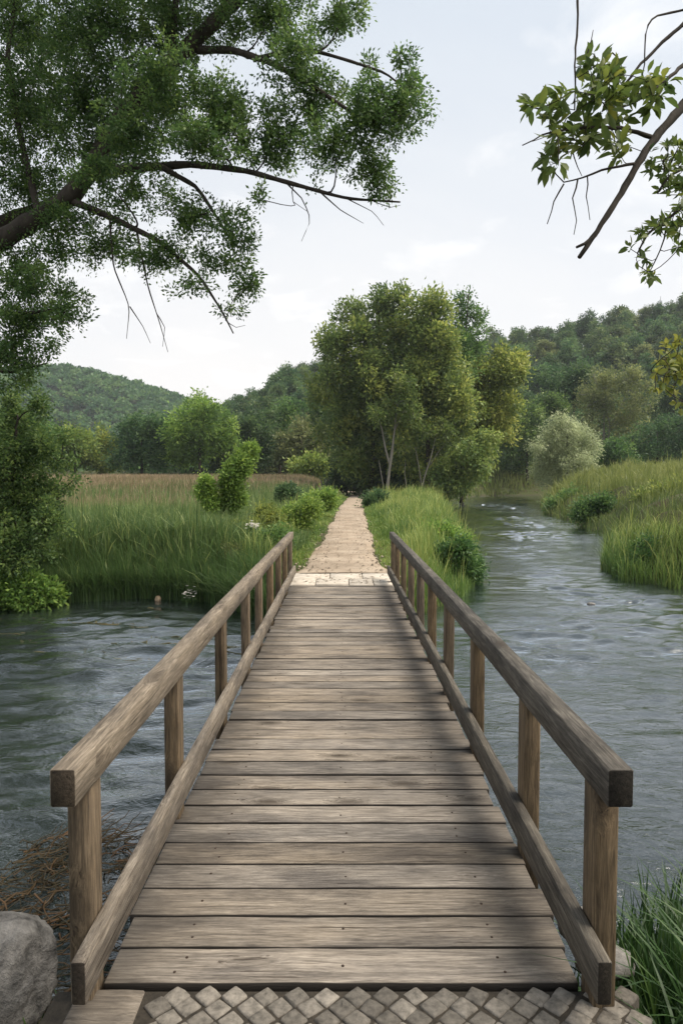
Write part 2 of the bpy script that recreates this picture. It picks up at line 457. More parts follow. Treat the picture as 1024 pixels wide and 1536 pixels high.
# --------------------------------------------------------- camera, sun, sky
SUN_AZ, SUN_EL = R(93), R(57)      # azimuth from straight ahead towards the right
cd = bpy.data.cameras.new('camera')
cam = bpy.data.objects.new('camera', cd)
COL.objects.link(cam)
cam.location = (0, 0, CAMZ)
cam.rotation_euler = (math.pi / 2 - TH, 0, 0)
cd.sensor_fit = 'VERTICAL'
cd.sensor_height, cd.lens = 36, 24
cd.clip_start, cd.clip_end = 0.05, 4000
SC.camera = cam

sd = bpy.data.lights.new('sun', 'SUN')
sd.energy, sd.angle, sd.color = 3.9, R(45), (1.0, 0.90, 0.76)
sun = bpy.data.objects.new('sun', sd)
COL.objects.link(sun)
from mathutils import Vector
sdir = Vector((math.sin(SUN_AZ) * math.cos(SUN_EL), math.cos(SUN_AZ) * math.cos(SUN_EL), math.sin(SUN_EL)))
sun.rotation_euler = sdir.to_track_quat('Z', 'Y').to_euler()
sun.location = (30, 10, 40)

w = bpy.data.worlds.new('World')
SC.world = w
w.use_nodes = True
nt = w.node_tree
nt.nodes.clear()
wo = nt.nodes.new('ShaderNodeOutputWorld')
sky = N(nt, 'ShaderNodeTexSky', sky_type='NISHITA')
sky.sun_disc = False
sky.sun_elevation, sky.sun_rotation = SUN_EL, SUN_AZ
sky.air_density, sky.dust_density, sky.ozone_density = 1.0, 1.5, 1.0
tc = N(nt, 'ShaderNodeTexCoord')
sxyz = N(nt, 'ShaderNodeSeparateXYZ', {0: tc.outputs['Generated']})
# thin high cloud: project the view direction on a flat layer
zc = math_n(nt, 'MAXIMUM', sxyz.outputs[2], 0.0)
zc = math_n(nt, 'ADD', zc, 0.12)
cx = math_n(nt, 'DIVIDE', sxyz.outputs[0], zc)
cy = math_n(nt, 'DIVIDE', sxyz.outputs[1], zc)
cv = N(nt, 'ShaderNodeCombineXYZ', {0: cx, 1: cy, 2: 0.0})
veil = N(nt, 'ShaderNodeTexNoise', {'Vector': cv.outputs[0], 'Scale': 0.55, 'Detail': 6, 'Roughness': 0.55, 'Distortion': 0.6})
puff = N(nt, 'ShaderNodeTexNoise', {'Vector': cv.outputs[0], 'Scale': 2.6, 'Detail': 7, 'Roughness': 0.55, 'Distortion': 0.4})
el = N(nt, 'ShaderNodeMapRange', {'Value': sxyz.outputs[2], 'From Min': 0.05, 'From Max': 0.65, 'To Min': 1.0, 'To Max': 0.80})
vf = math_n(nt, 'ADD', el.outputs[0], math_n(nt, 'MULTIPLY', math_n(nt, 'SUBTRACT', veil.outputs['Fac'], 0.5), 0.55), True)
pf = ramp(nt, puff.outputs['Fac'], [(0.53, (0, 0, 0)), (0.74, (1, 1, 1))])
ev = N(nt, 'ShaderNodeMapRange', {'Value': sxyz.outputs[2], 'From Min': 0.0, 'From Max': 0.6})
veilcol = mixc(nt, (6.7, 6.4, 6.2), (4.8, 5.2, 5.6), ev.outputs[0])
c1 = mixc(nt, sky.outputs[0], veilcol, vf)
c2 = mixc(nt, c1, (7.2, 7.1, 7.0), math_n(nt, 'MULTIPLY', pf, 0.75))
bg = N(nt, 'ShaderNodeBackground', {'Color': c2, 'Strength': 0.1})
nt.links.new(bg.outputs[0], wo.inputs[0])
SC.view_settings.view_transform = 'Standard'
SC.view_settings.look = 'None'
SC.view_settings.exposure = 0.75
SC.cycles.max_bounces = 8
SC.cycles.transparent_max_bounces = 16

# ------------------------------------------------------------------ terrain
RIV = np.array([(-70, 4.9), (-20, 4.6), (-6, 4.1), (-3, 3.7), (-1.6, 3.3), (-0.8, 3.0), (0.9, 3.0), (1.5, 3.35), (2.2, 3.9), (4, 4.6), (8, 5.2), (14, 6), (40, 6),
                (40, 11), (16, 12.6), (9.6, 14.2), (7.6, 15.2), (6.8, 16.4), (7.1, 18.5), (8.6, 22), (10.9, 28), (12.6, 36), (14.3, 48), (18.7, 64), (26.5, 84), (38, 95), (80, 97),
                (80, 104), (36, 104), (22, 100), (15.5, 92), (10.8, 68), (7.4, 46), (5.3, 31), (4.0, 21), (3.3, 16.4), (2.4, 13.9), (1.4, 12.2), (0.8, 11.6), (-0.8, 11.6), (-1.5, 12.3),
                (-2.6, 13.7), (-4.2, 14.1), (-6, 13.4), (-8, 12.9), (-14, 13.2), (-30, 15), (-70, 16)], float)


def river_sd(x, y):
    """signed distance to the river's edge, negative in the water"""
    x, y = np.asarray(x, float), np.asarray(y, float)
    shp = x.shape
    p = np.stack([x.ravel(), y.ravel()], 1)
    best = np.full(len(p), 1e18)
    ins = np.zeros(len(p), bool)
    a = RIV
    b = np.roll(RIV, -1, 0)
    for (x0, y0), (x1, y1) in zip(a, b):
        d = np.array((x1 - x0, y1 - y0))
        q = p - (x0, y0)
        t = np.clip((q @ d) / (d @ d), 0, 1)
        best = np.minimum(best, ((q - t[:, None] * d) ** 2).sum(1))
        if y0 != y1:
            c = ((y0 > p[:, 1]) != (y1 > p[:, 1])) & (p[:, 0] < (x1 - x0) * (p[:, 1] - y0) / (y1 - y0) + x0)
            ins ^= c
    d = np.sqrt(best)
    return np.where(ins, -d, d).reshape(shp)


def path_x(y):
    return np.interp(y, [0, 11, 23, 42, 60, 83, 95, 120], [0, 0.0, 0.25, 0.6, 1.2, 2.2, 1.0, -6])


def wav(x, y, s, seed):
    """cheap smooth noise from a few sines"""
    rg = np.random.default_rng(seed)
    o = np.zeros_like(np.asarray(x, float))
    for i in range(6):
        a = rg.uniform(0, 6.28)
        f = s * rg.uniform(0.6, 2.2)
        o = o + np.sin(np.cos(a) * x * f + np.sin(a) * y * f + rg.uniform(0, 6.28)) / 6
    return o


def land(x, y, sd=None):
    x, y = np.asarray(x, float), np.asarray(y, float)
    if sd is None:
        sd = river_sd(x, y)
    dp = np.abs(x - path_x(y))
    away = sm(1.2, 7, dp)
    rise = (1.5 * sm(18, 85, y) + 3.0 * sm(90, 220, y)) * away * np.where(x > 0, sm(0.0, 10.0, sd), 1.0)
    tus = np.clip(1.5 * wav(x, y, 1.5, 71) + 0.9 * wav(x, y, 0.6, 72), -0.35, 1) * sm(5, 8, x) * sm(11, 14, y) * sm(0.2, 1.5, sd) * (1 - sm(110, 125, y))
    hi_bank = 1.05 * sm(0.1, 3.2, sd) * sm(17, 27, y) * sm(7, 10, x - 0.06 * (y - 20)) * (1 - sm(92, 98, y)) + 2.0 * sm(0, 4, sd) * sm(91, 99, y) * sm(7, 13, x)
    z = rise + hi_bank + 0.55 * tus - 0.12 * away + 0.10 * wav(x, y, 0.5, 3) * away
    z = np.where(y < 10.9, np.minimum(z, -0.035 - 0.12 * sm(0.9, 2.0, np.abs(x))), z)
    bank = sm(-0.15, 1.25, sd + 0.25 * wav(x, y, 2.2, 5))
    bed = -0.86 - 0.55 * sm(0, 2.2, -sd) + 0.05 * wav(x, y, 3.0, 9)
    return bed + (z - bed) * bank


def axis(lo, hi, fine_lo, fine_hi, step, growth):
    a = list(np.arange(fine_lo, fine_hi, step))
    s, v = step, fine_hi
    while v < hi:
        a.append(v)
        s *= growth
        v += s
    a.append(hi)
    s, v = step, fine_lo
    b = []
    while v > lo:
        s *= growth
        v -= s
        b.append(max(v, lo))
    return np.array(b[::-1] + a)


def grid_mesh(name, X, Y, zf, mat):
    gx, gy = np.meshgrid(X, Y)
    z = zf(gx, gy)
    V = np.stack([gx, gy, z], -1).reshape(-1, 3)
    nx, ny = len(X), len(Y)
    i, j = np.meshgrid(np.arange(ny - 1), np.arange(nx - 1), indexing='ij')
    i, j = i.ravel(), j.ravel()
    Q = np.stack([i * nx + j, i * nx + j + 1, (i + 1) * nx + j + 1, (i + 1) * nx + j], 1)
    return mesh_from(name, V, [Q], mat, smooth=True)


gx = axis(-1500, 1500, -10, 12, 0.2, 1.06)
gy = axis(-60, 2500, 0, 26, 0.2, 1.05)
tag(obj('ground', grid_mesh('ground', gx, gy, land, M['ground'])), 'dark earth and turf of the river banks', 'ground', kind='structure')


def waves(x, y):
    rg = np.random.default_rng(91)
    xx = x + 0.35 * wav(x, y, 0.8, 92)
    yy = y + 0.35 * wav(x, y, 0.8, 93)
    z = np.zeros_like(x)
    for i in range(34):
        lam = 0.20 * (1.3 / 0.20) ** rg.random()
        a = rg.normal(1.45, 0.6)
        z += (0.0062 + 0.0030 * sm(6, 14, y)) * lam ** 1.0 * np.sin((np.cos(a) * xx + np.sin(a) * yy) * 6.283 / lam + rg.uniform(0, 6.283)) * (1 - sm(0.35, 0.0, lam / (0.02 * y + 0.08)) * 0.0)
    calm = 0.30 + 0.80 * sm(-0.3, 0.3, wav(x, y, 0.5, 94) + 0.3 * wav(x, y, 1.7, 95))
    calm = calm * (0.35 + 0.65 * sm(0.2, 3.0, -river_sd(x, y)))
    return WATER + z * calm


wx, wy = axis(-72, 82, -7, 9, 0.07, 1.02), axis(2.2, 105, 2.6, 16, 0.05, 1.006)
tag(obj('river_water', grid_mesh('river_water', wx, wy, waves, M['water'])), 'rippled blue grey river flowing under the footbridge', 'river', kind='structure')
print('WATER', len(wx), len(wy))


# path beyond the bridge
def build_path():
    rg = np.random.default_rng(4)
    ys = np.concatenate([np.arange(12.15, 40, 0.3), np.arange(40, 118, 1.0)])
    us = np.linspace(-1, 1, 9)
    V = []
    for y in ys:
        w = 0.86 + 0.04 * math.sin(y * 1.3) + 0.03 * math.sin(y * 3.1 + 1)
        if y < 14.5:
            w += 0.08 * (14.5 - y)
        c = float(path_x(y)) + 0.06 * math.sin(y * 0.7)
        for u in us:
            V.append((c + u * w, y, 0))
    V = np.array(V)
    V[:, 2] = land(V[:, 0], V[:, 1], np.full(len(V), 9.0)) + 0.02
    u_ = np.tile(np.abs(us), len(ys))
    V[:, 2] -= 0.10 * (u_ > 0.99) - 0.015 * (1 - u_ ** 2)
    ny, nx = len(ys), len(us)
    i, j = np.meshgrid(np.arange(ny - 1), np.arange(nx - 1), indexing='ij')
    i, j = i.ravel(), j.ravel()
    Q = np.stack([i * nx + j, i * nx + j + 1, (i + 1) * nx + j + 1, (i + 1) * nx + j], 1)
    tag(obj('path', mesh_from('path', V, [Q], M['path'], smooth=True)), 'worn sandy slab path leading from the bridge to the trees', 'path', kind='structure')
    b = MB()
    for r, (y0, y1) in enumerate(((10.86, 11.5), (11.51, 12.2))):
        xs = [-0.95, -0.42, 0.12, 0.52, 0.95] if r == 0 else [-0.93, -0.2, 0.36, 0.93]
        for a, c in zip(xs[:-1], xs[1:]):
            b.beam(((a + c) / 2, (y0 + y1) / 2, -0.02 + rg.normal(0, 0.003)), (c - a - 0.012, y1 - y0 - 0.012, 0.08), 0, 0.006, rg.random())
    tag(obj('threshold_paving', b.mesh('threshold_paving', M['slab'])), 'pale bleached slabs between the far bridge end and the path', 'paving', kind='structure')


build_path()


# cobbles at the near end
def build_cobbles():
    rg = np.random.default_rng(8)
    b = MB()
    s = 0.070
    for i in range(-30, 31):
        for j in range(-30, 31):
            x, y = (i + j) * s * 0.7071, (i - j) * s * 0.7071 + 1.237
            if y > 2.178 or y < 0.2 or abs(x) > 0.98 or (x < -0.61 and y > 1.94):
                continue
            h = 0.028 + rg.normal(0, 0.0018)
            ang = R(45) + rg.normal(0, 0.07)
            hw = s * 0.5 * rg.uniform(0.95, 1.02)
            cx, cy = x + rg.normal(0, 0.003), y + rg.normal(0, 0.003)
            rings = []
            for (f, z) in ((0.97, -0.05), (0.965, h - 0.010), (0.93, h - 0.003), (0.80, h), (0.3, h + 0.001)):
                ring = []
                for q in range(12):
                    t = q / 12 * 2 * math.pi
                    c, sn = math.cos(t), math.sin(t)
                    e = 0.2
                    px, py = math.copysign(abs(c) ** e, c) * hw * f, math.copysign(abs(sn) ** e, sn) * hw * f
                    px += rg.normal(0, 0.0012); py += rg.normal(0, 0.0012)
                    ring.append((cx + px * math.cos(ang) - py * math.sin(ang), cy + px * math.sin(ang) + py * math.cos(ang), z - 0.032))
                rings += ring
            rings.append((cx, cy, h + 0.001 - 0.032))
            Q = [(r * 12 + q, r * 12 + (q + 1) % 12, (r + 1) * 12 + (q + 1) % 12, (r + 1) * 12 + q) for r in range(4) for q in range(12)]
            T = [(48 + q, 48 + (q + 1) % 12, 60) for q in range(12)]
            b.add(rings, Q, T, rg.random())
    o = obj('cobble_paving', b.mesh('cobble_paving', M['cobble'], smooth=True))
    tag(o, 'grey cobbles laid diagonally before the near bridge end', 'paving', kind='structure')
    g = MB()
    g.beam((0, 1.176, -0.050), (1.9, 2.06, 0.08), 0, 0.004)
    tag(obj('paving_bed', g.mesh('paving_bed', M['joint'])), 'sandy joints between the cobbles', 'paving', kind='structure')


build_cobbles()


# ------------------------------------------------------------------- bridge
def build_bridge():
    rg = np.random.default_rng(21)
    root = empty('footbridge', (0, 6.5, 0), 'weathered timber footbridge with plank deck and two railings over the river', 'footbridge')
    O = np.array((0, 6.5, 0.0))
    d, nl = MB(), MB()
    y = 2.222
    pitch = 0.182
    i = 0
    while y < 10.80:
        w = pitch - 0.011 + rg.normal(0, 0.002)
        x0, x1 = -0.816 + rg.normal(0, 0.010), 0.816 + rg.normal(0, 0.010)
        dz = rg.normal(0, 0.0025)
        d.beam(np.array(((x0 + x1) / 2, y + w / 2, -0.03 + dz)) - O, (x1 - x0, w, 0.06), 0, 0.004, rg.random(), 10, 0.0010, rg)
        for x in (-0.56, 0.0, 0.56):
            for f in ((0.3, 0.72) if rg.random() < 0.25 else (rg.uniform(0.4, 0.6),)):
                px = x + rg.normal(0, 0.012)
                nl.tube([np.array((px, y + w * f, -0.01)) - O, np.array((px, y + w * f, dz + 0.0016)) - O], [0.0052, 0.0052], 8)
        y += pitch
        i += 1
    # the narrow board let into the near end, left of the cobbles
    d.beam(np.array((-0.765, 2.095, -0.029)) - O, (0.22, 0.225, 0.05), 0, 0.006, 0.37, 4, 0.001, rg)
    nq = sum(len(q) for q in d.Q)
    d.V += nl.V; d.A += nl.A
    d.T = [t + d.n for t in nl.T]
    d.Q += [q + d.n for q in nl.Q]
    fq, ft = np.vstack(d.Q), np.vstack(d.T)
    mi = np.ones(len(fq) + len(ft), int); mi[:nq] = 0
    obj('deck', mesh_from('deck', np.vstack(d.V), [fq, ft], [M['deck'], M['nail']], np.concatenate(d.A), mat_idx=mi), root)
    for x in (-0.66, 0.0, 0.66):
        b = MB()
        b.beam(np.array((x, 6.5, -0.185)) - O, (0.12, 8.9, 0.22), 1, 0.008, rg.random())
        obj('deck_beam', b.mesh('deck_beam', M['railgrey']), root)
    for yy in (2.55, 11.25):
        b = MB()
        b.beam(np.array((0, yy, -0.62)) - O, (1.5, 0.5, 0.68), 0, 0.02, 0.5)
        obj('abutment', b.mesh('abutment', M['concrete']), root)
    for s, ys, mat in ((-1, [2.155, 3.34, 4.69, 5.92, 6.9, 7.98, 9.05, 10.1, 11.15], M['rail']),
                       (1, [2.13, 2.98, 4.15, 5.3, 6.3, 7.2, 8.2, 9.2, 10.2, 11.1], M['railgrey'])):
        for k, yy in enumerate(ys):
            b = MB()
            zt, zb = 0.704, (-0.36 if k == 0 else -0.20)
            b.beam(np.array((s * (0.846 + rg.normal(0, 0.002)), yy + 0.057, (zt + zb) / 2)) - O, (0.07 + rg.normal(0, 0.002), 0.114, zt - zb), 2, 0.0045, rg.random(), 4, 0.0006, rg)
            obj('railing_post', b.mesh('railing_post', M['post']), root)
        b = MB()
        b.beam(np.array((s * 0.845, (2.028 + 11.45) / 2, 0.763)) - O, (0.078, 11.45 - 2.028, 0.118), 1, 0.0045, rg.random(), 12, 0.0009, rg)
        obj('handrail', b.mesh('handrail', mat), root)
        b = MB()
        b.beam(np.array((s * 0.787, (1.975 + 11.4) / 2, 0.19)) - O, (0.044, 11.4 - 1.975, 0.135), 1, 0.004, rg.random(), 12, 0.0008, rg)
        obj('lower_rail', b.mesh('lower_rail', mat), root)


build_bridge()


# -------------------------------------------------------------------- leaves
def leaves_into(mb, Pn, A, size, wid, rg, up=0.5, fold=0.18, v=None, jit=0.3):
    n = len(Pn)
    A = unit(A)
    Nn = unit(rg.normal(0, 1, (n, 3)) + np.array((0, 0, up * 2)))
    S = unit(np.cross(A, Nn))
    Nn = np.cross(S, A)
    L = size * rg.uniform(1 - jit, 1 + jit, (n, 1))
    W = L * wid
    m = Pn + A * L * 0.45
    V = np.stack([Pn, m + S * W / 2 + Nn * W * fold, Pn + A * L, m - S * W / 2 + Nn * W * fold], 1).reshape(-1, 3)
    Q = np.arange(4 * n).reshape(n, 4)
    if v is None:
        v = rg.random(n)
    mb.add(V, Q, None, np.repeat(np.clip(v, 0, 1), 4))


class Grow:
    """branches reach from a skeleton towards points spread through the crown"""
    def __init__(s, rg, step):
        s.rg, s.step = rg, step
        s.pos, s.rad, s.dir = np.zeros((60000, 3)), np.zeros(60000), np.zeros((60000, 3))
        s.n = 0
        s.wood = MB()

    def put(s, pts, rad):
        k = len(pts)
        t = unit(np.gradient(pts, axis=0))
        s.pos[s.n:s.n + k], s.rad[s.n:s.n + k], s.dir[s.n:s.n + k] = pts, rad, t
        s.n += k

    def limb(s, pts, r0, r1, k=9, wob=0.0):
        pts = np.asarray(pts, float)
        d = np.concatenate([[0], np.cumsum(np.linalg.norm(np.diff(pts, axis=0), axis=1))])
        n = max(4, int(d[-1] / s.step) + 1)
        t = np.linspace(0, d[-1], n * 3)
        q = np.stack([np.interp(t, d, pts[:, i]) for i in range(3)], 1)
        w = max(3, (n * 3) // (2 * len(pts)) | 1)           # round the corners
        pad = np.concatenate([np.repeat(q[:1], w // 2, 0), q, np.repeat(q[-1:], w // 2, 0)])
        q = np.stack([np.convolve(pad[:, i], np.ones(w) / w, 'valid') for i in range(3)], 1)
        q[0], q[-1] = pts[0], pts[-1]
        q = q[np.linspace(0, len(q) - 1, n).astype(int)]
        if wob:
            q[1:-1] += s.rg.normal(0, wob, (n - 2, 3))
        r = np.linspace(r0, r1, n) * (1 + 0.08 * np.sin(np.arange(n) * 1.7))
        s.put(q, r)
        s.wood.tube(q, r, k)
        return q

    def reach(s, a, rt, kr, sag=0.0, bend=0.35, k=4, maxl=None):
        d = s.pos[:s.n] - a
        dd = np.sqrt((d * d).sum(1))
        i = int(np.argmin(dd + 0.25 * np.maximum(s.pos[:s.n, 2] - a[2], 0)))
        L = dd[i]
        p0 = s.pos[i]
        n = max(3, int(L / s.step) + 2)
        c = p0 + s.dir[i] * L * bend + np.array((0, 0, sag * L))
        c = c + s.rg.normal(0, 0.08 * L, 3)
        t = np.linspace(0, 1, n)[:, None]
        q = (1 - t) ** 2 * p0 + 2 * t * (1 - t) * c + t * t * a
        r0 = min(s.rad[i] * 0.8, rt + kr * L)
        r = np.linspace(max(r0, rt), rt, n)
        s.put(q[1:], r[1:])
        s.wood.tube(q, r, k, cap=False)
        return q


def sample_lobes(lobes, n, rg, shell=0.5):
    lobes = [(np.asarray(c, float), np.asarray(r, float)) for c, r in lobes]
    vol = np.array([np.prod(r) ** 0.72 for c, r in lobes])
    cnt = rg.multinomial(n, vol / vol.sum())
    out = []
    for (c, r), k in zip(lobes, cnt):
        u = unit(rg.normal(0, 1, (k, 3)))
        rr = rg.uniform(shell, 1, (k, 1)) ** 0.6
        out.append(c + u * rr * r)
    return np.vstack(out)


def build_tree(root, limbs, lobes, n_attr, per, L, W, sig, mat_leaf, mat_bark, seed, step=0.5, rt=0.01, kr=0.012, sag=0.12, up=0.5, leafy=1.2,
               shell=0.35, hang=0.0, limb_k=0.02, bare=0, crown_name='crown', clump_v=0.35, vshift=0.0, limb_w=0.0, keep=None, rosette=False, sunv=0.0):
    """trunk mesh + crown mesh under root; limbs and lobes in world space"""
    rg = np.random.default_rng(seed)
    if L > 0.3:
        n_attr, per, sig, L = int(n_attr * 0.48), per * 2.0, sig * 0.86, L * 0.86
    o = np.array(root.location)
    g = Grow(rg, step)
    for pts, r0, r1 in limbs:
        g.limb(np.asarray(pts, float) - o, r0, r1, wob=limb_w)
    for c, r in sorted(lobes, key=lambda l: np.linalg.norm(np.asarray(l[0]) - np.asarray(limbs[0][0][-1]))):
        g.reach(np.asarray(c, float) - o, rt * 2, limb_k, sag, k=5)
    at = sample_lobes(lobes, n_attr, rg, shell) - o
    d = np.array([np.min(((g.pos[:g.n] - a) ** 2).sum(1)) for a in at])
    lf = MB()
    PP, AA, VV = [], [], []
    for a in at[np.argsort(d)]:
        q = g.reach(a, rt, kr, sag)
        seg = q[-1] - q[-2]
        ln = np.linalg.norm(q[-1] - q[0])
        t0 = max(0.0, 1 - leafy / max(ln, 1e-6))
        k = int(rg.uniform(0.6, 1.4) * per)
        t = rg.uniform(t0, 1.0, k) ** (0.35 if rosette else 0.8)
        f = t * (len(q) - 1)
        i = np.clip(f.astype(int), 0, len(q) - 2)
        p = q[i] + (q[i + 1] - q[i]) * (f - i)[:, None]
        off = rg.normal(0, sig, (k, 3)) * (1.15 - 0.5 * t)[:, None]
        off[:, 2] -= abs(hang) * sig * rg.random(k) * 2
        dr = unit(unit(seg)[None] * 0.6 + unit(off) * 0.9 + rg.normal(0, 0.35, (k, 3)) - np.array((0, 0, hang)))
        PP.append(p + off)
        AA.append(dr)
        VV.append(np.clip(0.5 + rg.normal(0, clump_v / 2) + rg.normal(0, 0.16, k) + vshift, 0, 1))
    PP, AA, VV = np.vstack(PP), np.vstack(AA), np.concatenate(VV)
    if keep is not None:
        ok = keep(PP + o)
        PP, AA, VV = PP[ok], AA[ok], VV[ok]
    leaves_into(lf, PP, AA, L, W, rg, up, v=VV)
    obj('trunk', g.wood.mesh('trunk', mat_bark, smooth=True), root)
    obj(crown_name, lf.mesh(crown_name, mat_leaf), root)
    return root


def plobes(lst, rg, dj=0.0):
    """(px, py, rx, ry, depth) -> ellipsoids in the world"""
    out = []
    for px, py, rx, ry, Y in lst:
        Y = Y + (rg.uniform(-dj, dj) if dj else 0)
        s = Y / FPX
        out.append((P(px, py, Y), ((rx * s), (rx + ry) * 0.5 * s, ry * s)))
    return out


# ------------------------------------------------ big tree over the left bank
def left_tree():
    rg = np.random.default_rng(31)
    root = empty('overhanging_tree', (-8.9, 12.9, -0.15), 'large leafy tree at the upper left whose dark limbs reach over the river', 'tree')
    D = 11.2
    fork = P(-190, 500, 12.0)
    limbs = [
        ([(-8.9, 12.9, -0.4), (-8.75, 12.7, 1.5), (-8.4, 12.4, 3.0), fork], 0.42, 0.30),
        ([fork, P(-90, 420, 11.8), P(0, 362, 11.4), P(100, 302, 11.2), P(138, 255, 11.1), P(165, 195, 11.0), P(215, 135, 10.9), P(262, 88, 10.9), P(310, 45, 10.8), P(370, -15, 10.8), P(440, -110, 10.8)], 0.20, 0.085),
        ([fork, P(-80, 385, 12.6), P(0, 332, 12.3), P(90, 302, 12.0), P(140, 262, 11.6)], 0.15, 0.075),
        ([P(138, 262, 11.1), P(200, 252, 10.8), P(290, 246, 10.5), P(370, 256, 10.2), P(440, 276, 10.0), P(520, 298, 9.9), P(600, 303, 9.8)], 0.075, 0.012),
        ([P(105, 300, 11.2), P(165, 325, 10.9), P(240, 362, 10.6), P(300, 415, 10.4), P(335, 470, 10.3), P(350, 500, 10.2)], 0.062, 0.010),
        ([P(240, 249, 10.6), P(295, 280, 10.3), P(325, 325, 10.2), P(352, 370, 10.2)], 0.045, 0.012),
        ([P(262, 88, 10.9), P(250, 40, 11.0), P(240, -40, 11.2)], 0.08, 0.05),
        ([P(258, 95, 10.9), P(262, 30, 10.7), P(268, -40, 10.6)], 0.06, 0.04),
        ([P(295, 75, 10.9), P(350, 75, 10.6), P(410, 95, 10.3), P(470, 130, 10.0), P(530, 170, 9.8), P(580, 200, 9.7)], 0.06, 0.015),
        ([P(380, 90, 10.4), P(450, 70, 10.2), P(520, 90, 10.0), P(580, 110, 9.8), P(625, 150, 9.7)], 0.035, 0.010),
        ([P(60, 330, 11.3), P(30, 200, 11.6), P(10, 90, 11.8), P(30, -40, 12)], 0.06, 0.03),
        ([fork, P(-110, 470, 11.6), P(-40, 470, 11.2), P(40, 470, 10.8), P(110, 460, 10.5)], 0.10, 0.012),
        ([P(-110, 470, 11.6), P(-50, 540, 11.4), P(10, 560, 11.2), P(70, 545, 11.0)], 0.06, 0.010),
        # bare hanging twigs
        ([P(165, 328, 10.9), P(170, 400, 10.7), P(195, 460, 10.6), P(190, 508, 10.5)], 0.018, 0.004),
        ([P(195, 460, 10.6), P(215, 490, 10.5), P(226, 515, 10.5)], 0.010, 0.003),
        ([P(205, 345, 10.8), P(222, 430, 10.6), P(240, 485, 10.5), P(252, 528, 10.4)], 0.018, 0.004),
        ([P(235, 470, 10.6), P(248, 490, 10.5), P(244, 520, 10.5)], 0.008, 0.003),
        ([P(425, 270, 10.05), P(455, 300, 10.0), P(466, 330, 9.95), P(452, 362, 9.9)], 0.012, 0.003),
        ([P(440, 276, 10.0), P(436, 300, 10.0), P(462, 318, 9.95)], 0.008, 0.003),
        ([P(480, 288, 9.95), P(510, 315, 9.9), P(545, 335, 9.85)], 0.012, 0.003),
        ([P(520, 298, 9.9), P(560, 318, 9.85), P(575, 338, 9.8)], 0.008, 0.003),
        ([P(560, 302, 9.85), P(585, 312, 9.8), P(600, 308, 9.8)], 0.007, 0.003),
        ([P(338, 480, 10.3), P(352, 492, 10.2), P(368, 488, 10.2)], 0.007, 0.003),
    ]
    L = [(40, 40, 95, 80, D + .8), (150, 40, 100, 80, D), (270, 30, 100, 60, D - .5), (400, 20, 110, 50, D - .6), (510, 20, 50, 45, D - 1), (440, 80, 60, 50, D - 1),
         (40, 160, 90, 90, D + .9), (130, 150, 90, 90, D + .3), (230, 150, 80, 80, D - .3), (330, 170, 85, 65, D - .9), (40, 270, 80, 60, D + .6), (170, 215, 80, 50, D),
         (410, 205, 85, 50, D - 1.1), (500, 215, 75, 45, D - 1.3), (560, 250, 42, 42, D - 1.5), (560, 170, 55, 50, D - 1.5), (600, 165, 55, 50, D - 1.5), (615, 120, 28, 40, D - 1.5),
         (600, 85, 18, 20, D - 1.5), (555, 100, 22, 20, D - 1.4), (470, 150, 60, 40, D - 1.2), (585, 285, 18, 18, D - 1.4),
         (290, 325, 60, 36, D - .9), (352, 345, 40, 40, D - 1.1), (335, 395, 62, 26, D - .9), (375, 430, 36, 24, D - 1.1), (235, 385, 60, 28, D - .6), (395, 300, 14, 22, D - 1.2), (160, 370, 70, 35, D - .3),
         (80, 370, 60, 35, D), (30, 400, 50, 30, D), (200, 290, 80, 35, D - .3), (100, 330, 60, 30, D), (285, 432, 50, 12, D - .8), (345, 462, 30, 10, D - 1),
         (40, 425, 70, 30, D - .3), (30, 510, 60, 35, D - .4), (95, 440, 45, 24, D - .6), (25, 575, 45, 14, D), (30, 470, 55, 32, D - .4), (95, 470, 45, 30, D - .6), (20, 540, 50, 30, D - .2), (75, 520, 25, 20, D - .3), (-90, 100, 100, 160, D + 1), (-110, 320, 90, 110, D + 1), (-100, 480, 70, 70, D + .5),
         (190, 200, 60, 50, D - 1.6), (240, 120, 70, 50, D - 1.6), (150, 260, 60, 25, D - 1.2), (300, 215, 80, 30, D - 1.6), (150, -120, 200, 110, D), (380, -110, 160, 80, D - .6)]
    build_tree(root, limbs, plobes(L, rg, 0.35), 5900, 42, 0.055, 0.52, 0.06, M['leaf_oak'], M['bark'], 5, step=0.13, rt=0.003, kr=0.011, sag=0.10, leafy=0.8, shell=0.0, limb_k=0.016, clump_v=0.5, up=0.35)


left_tree()


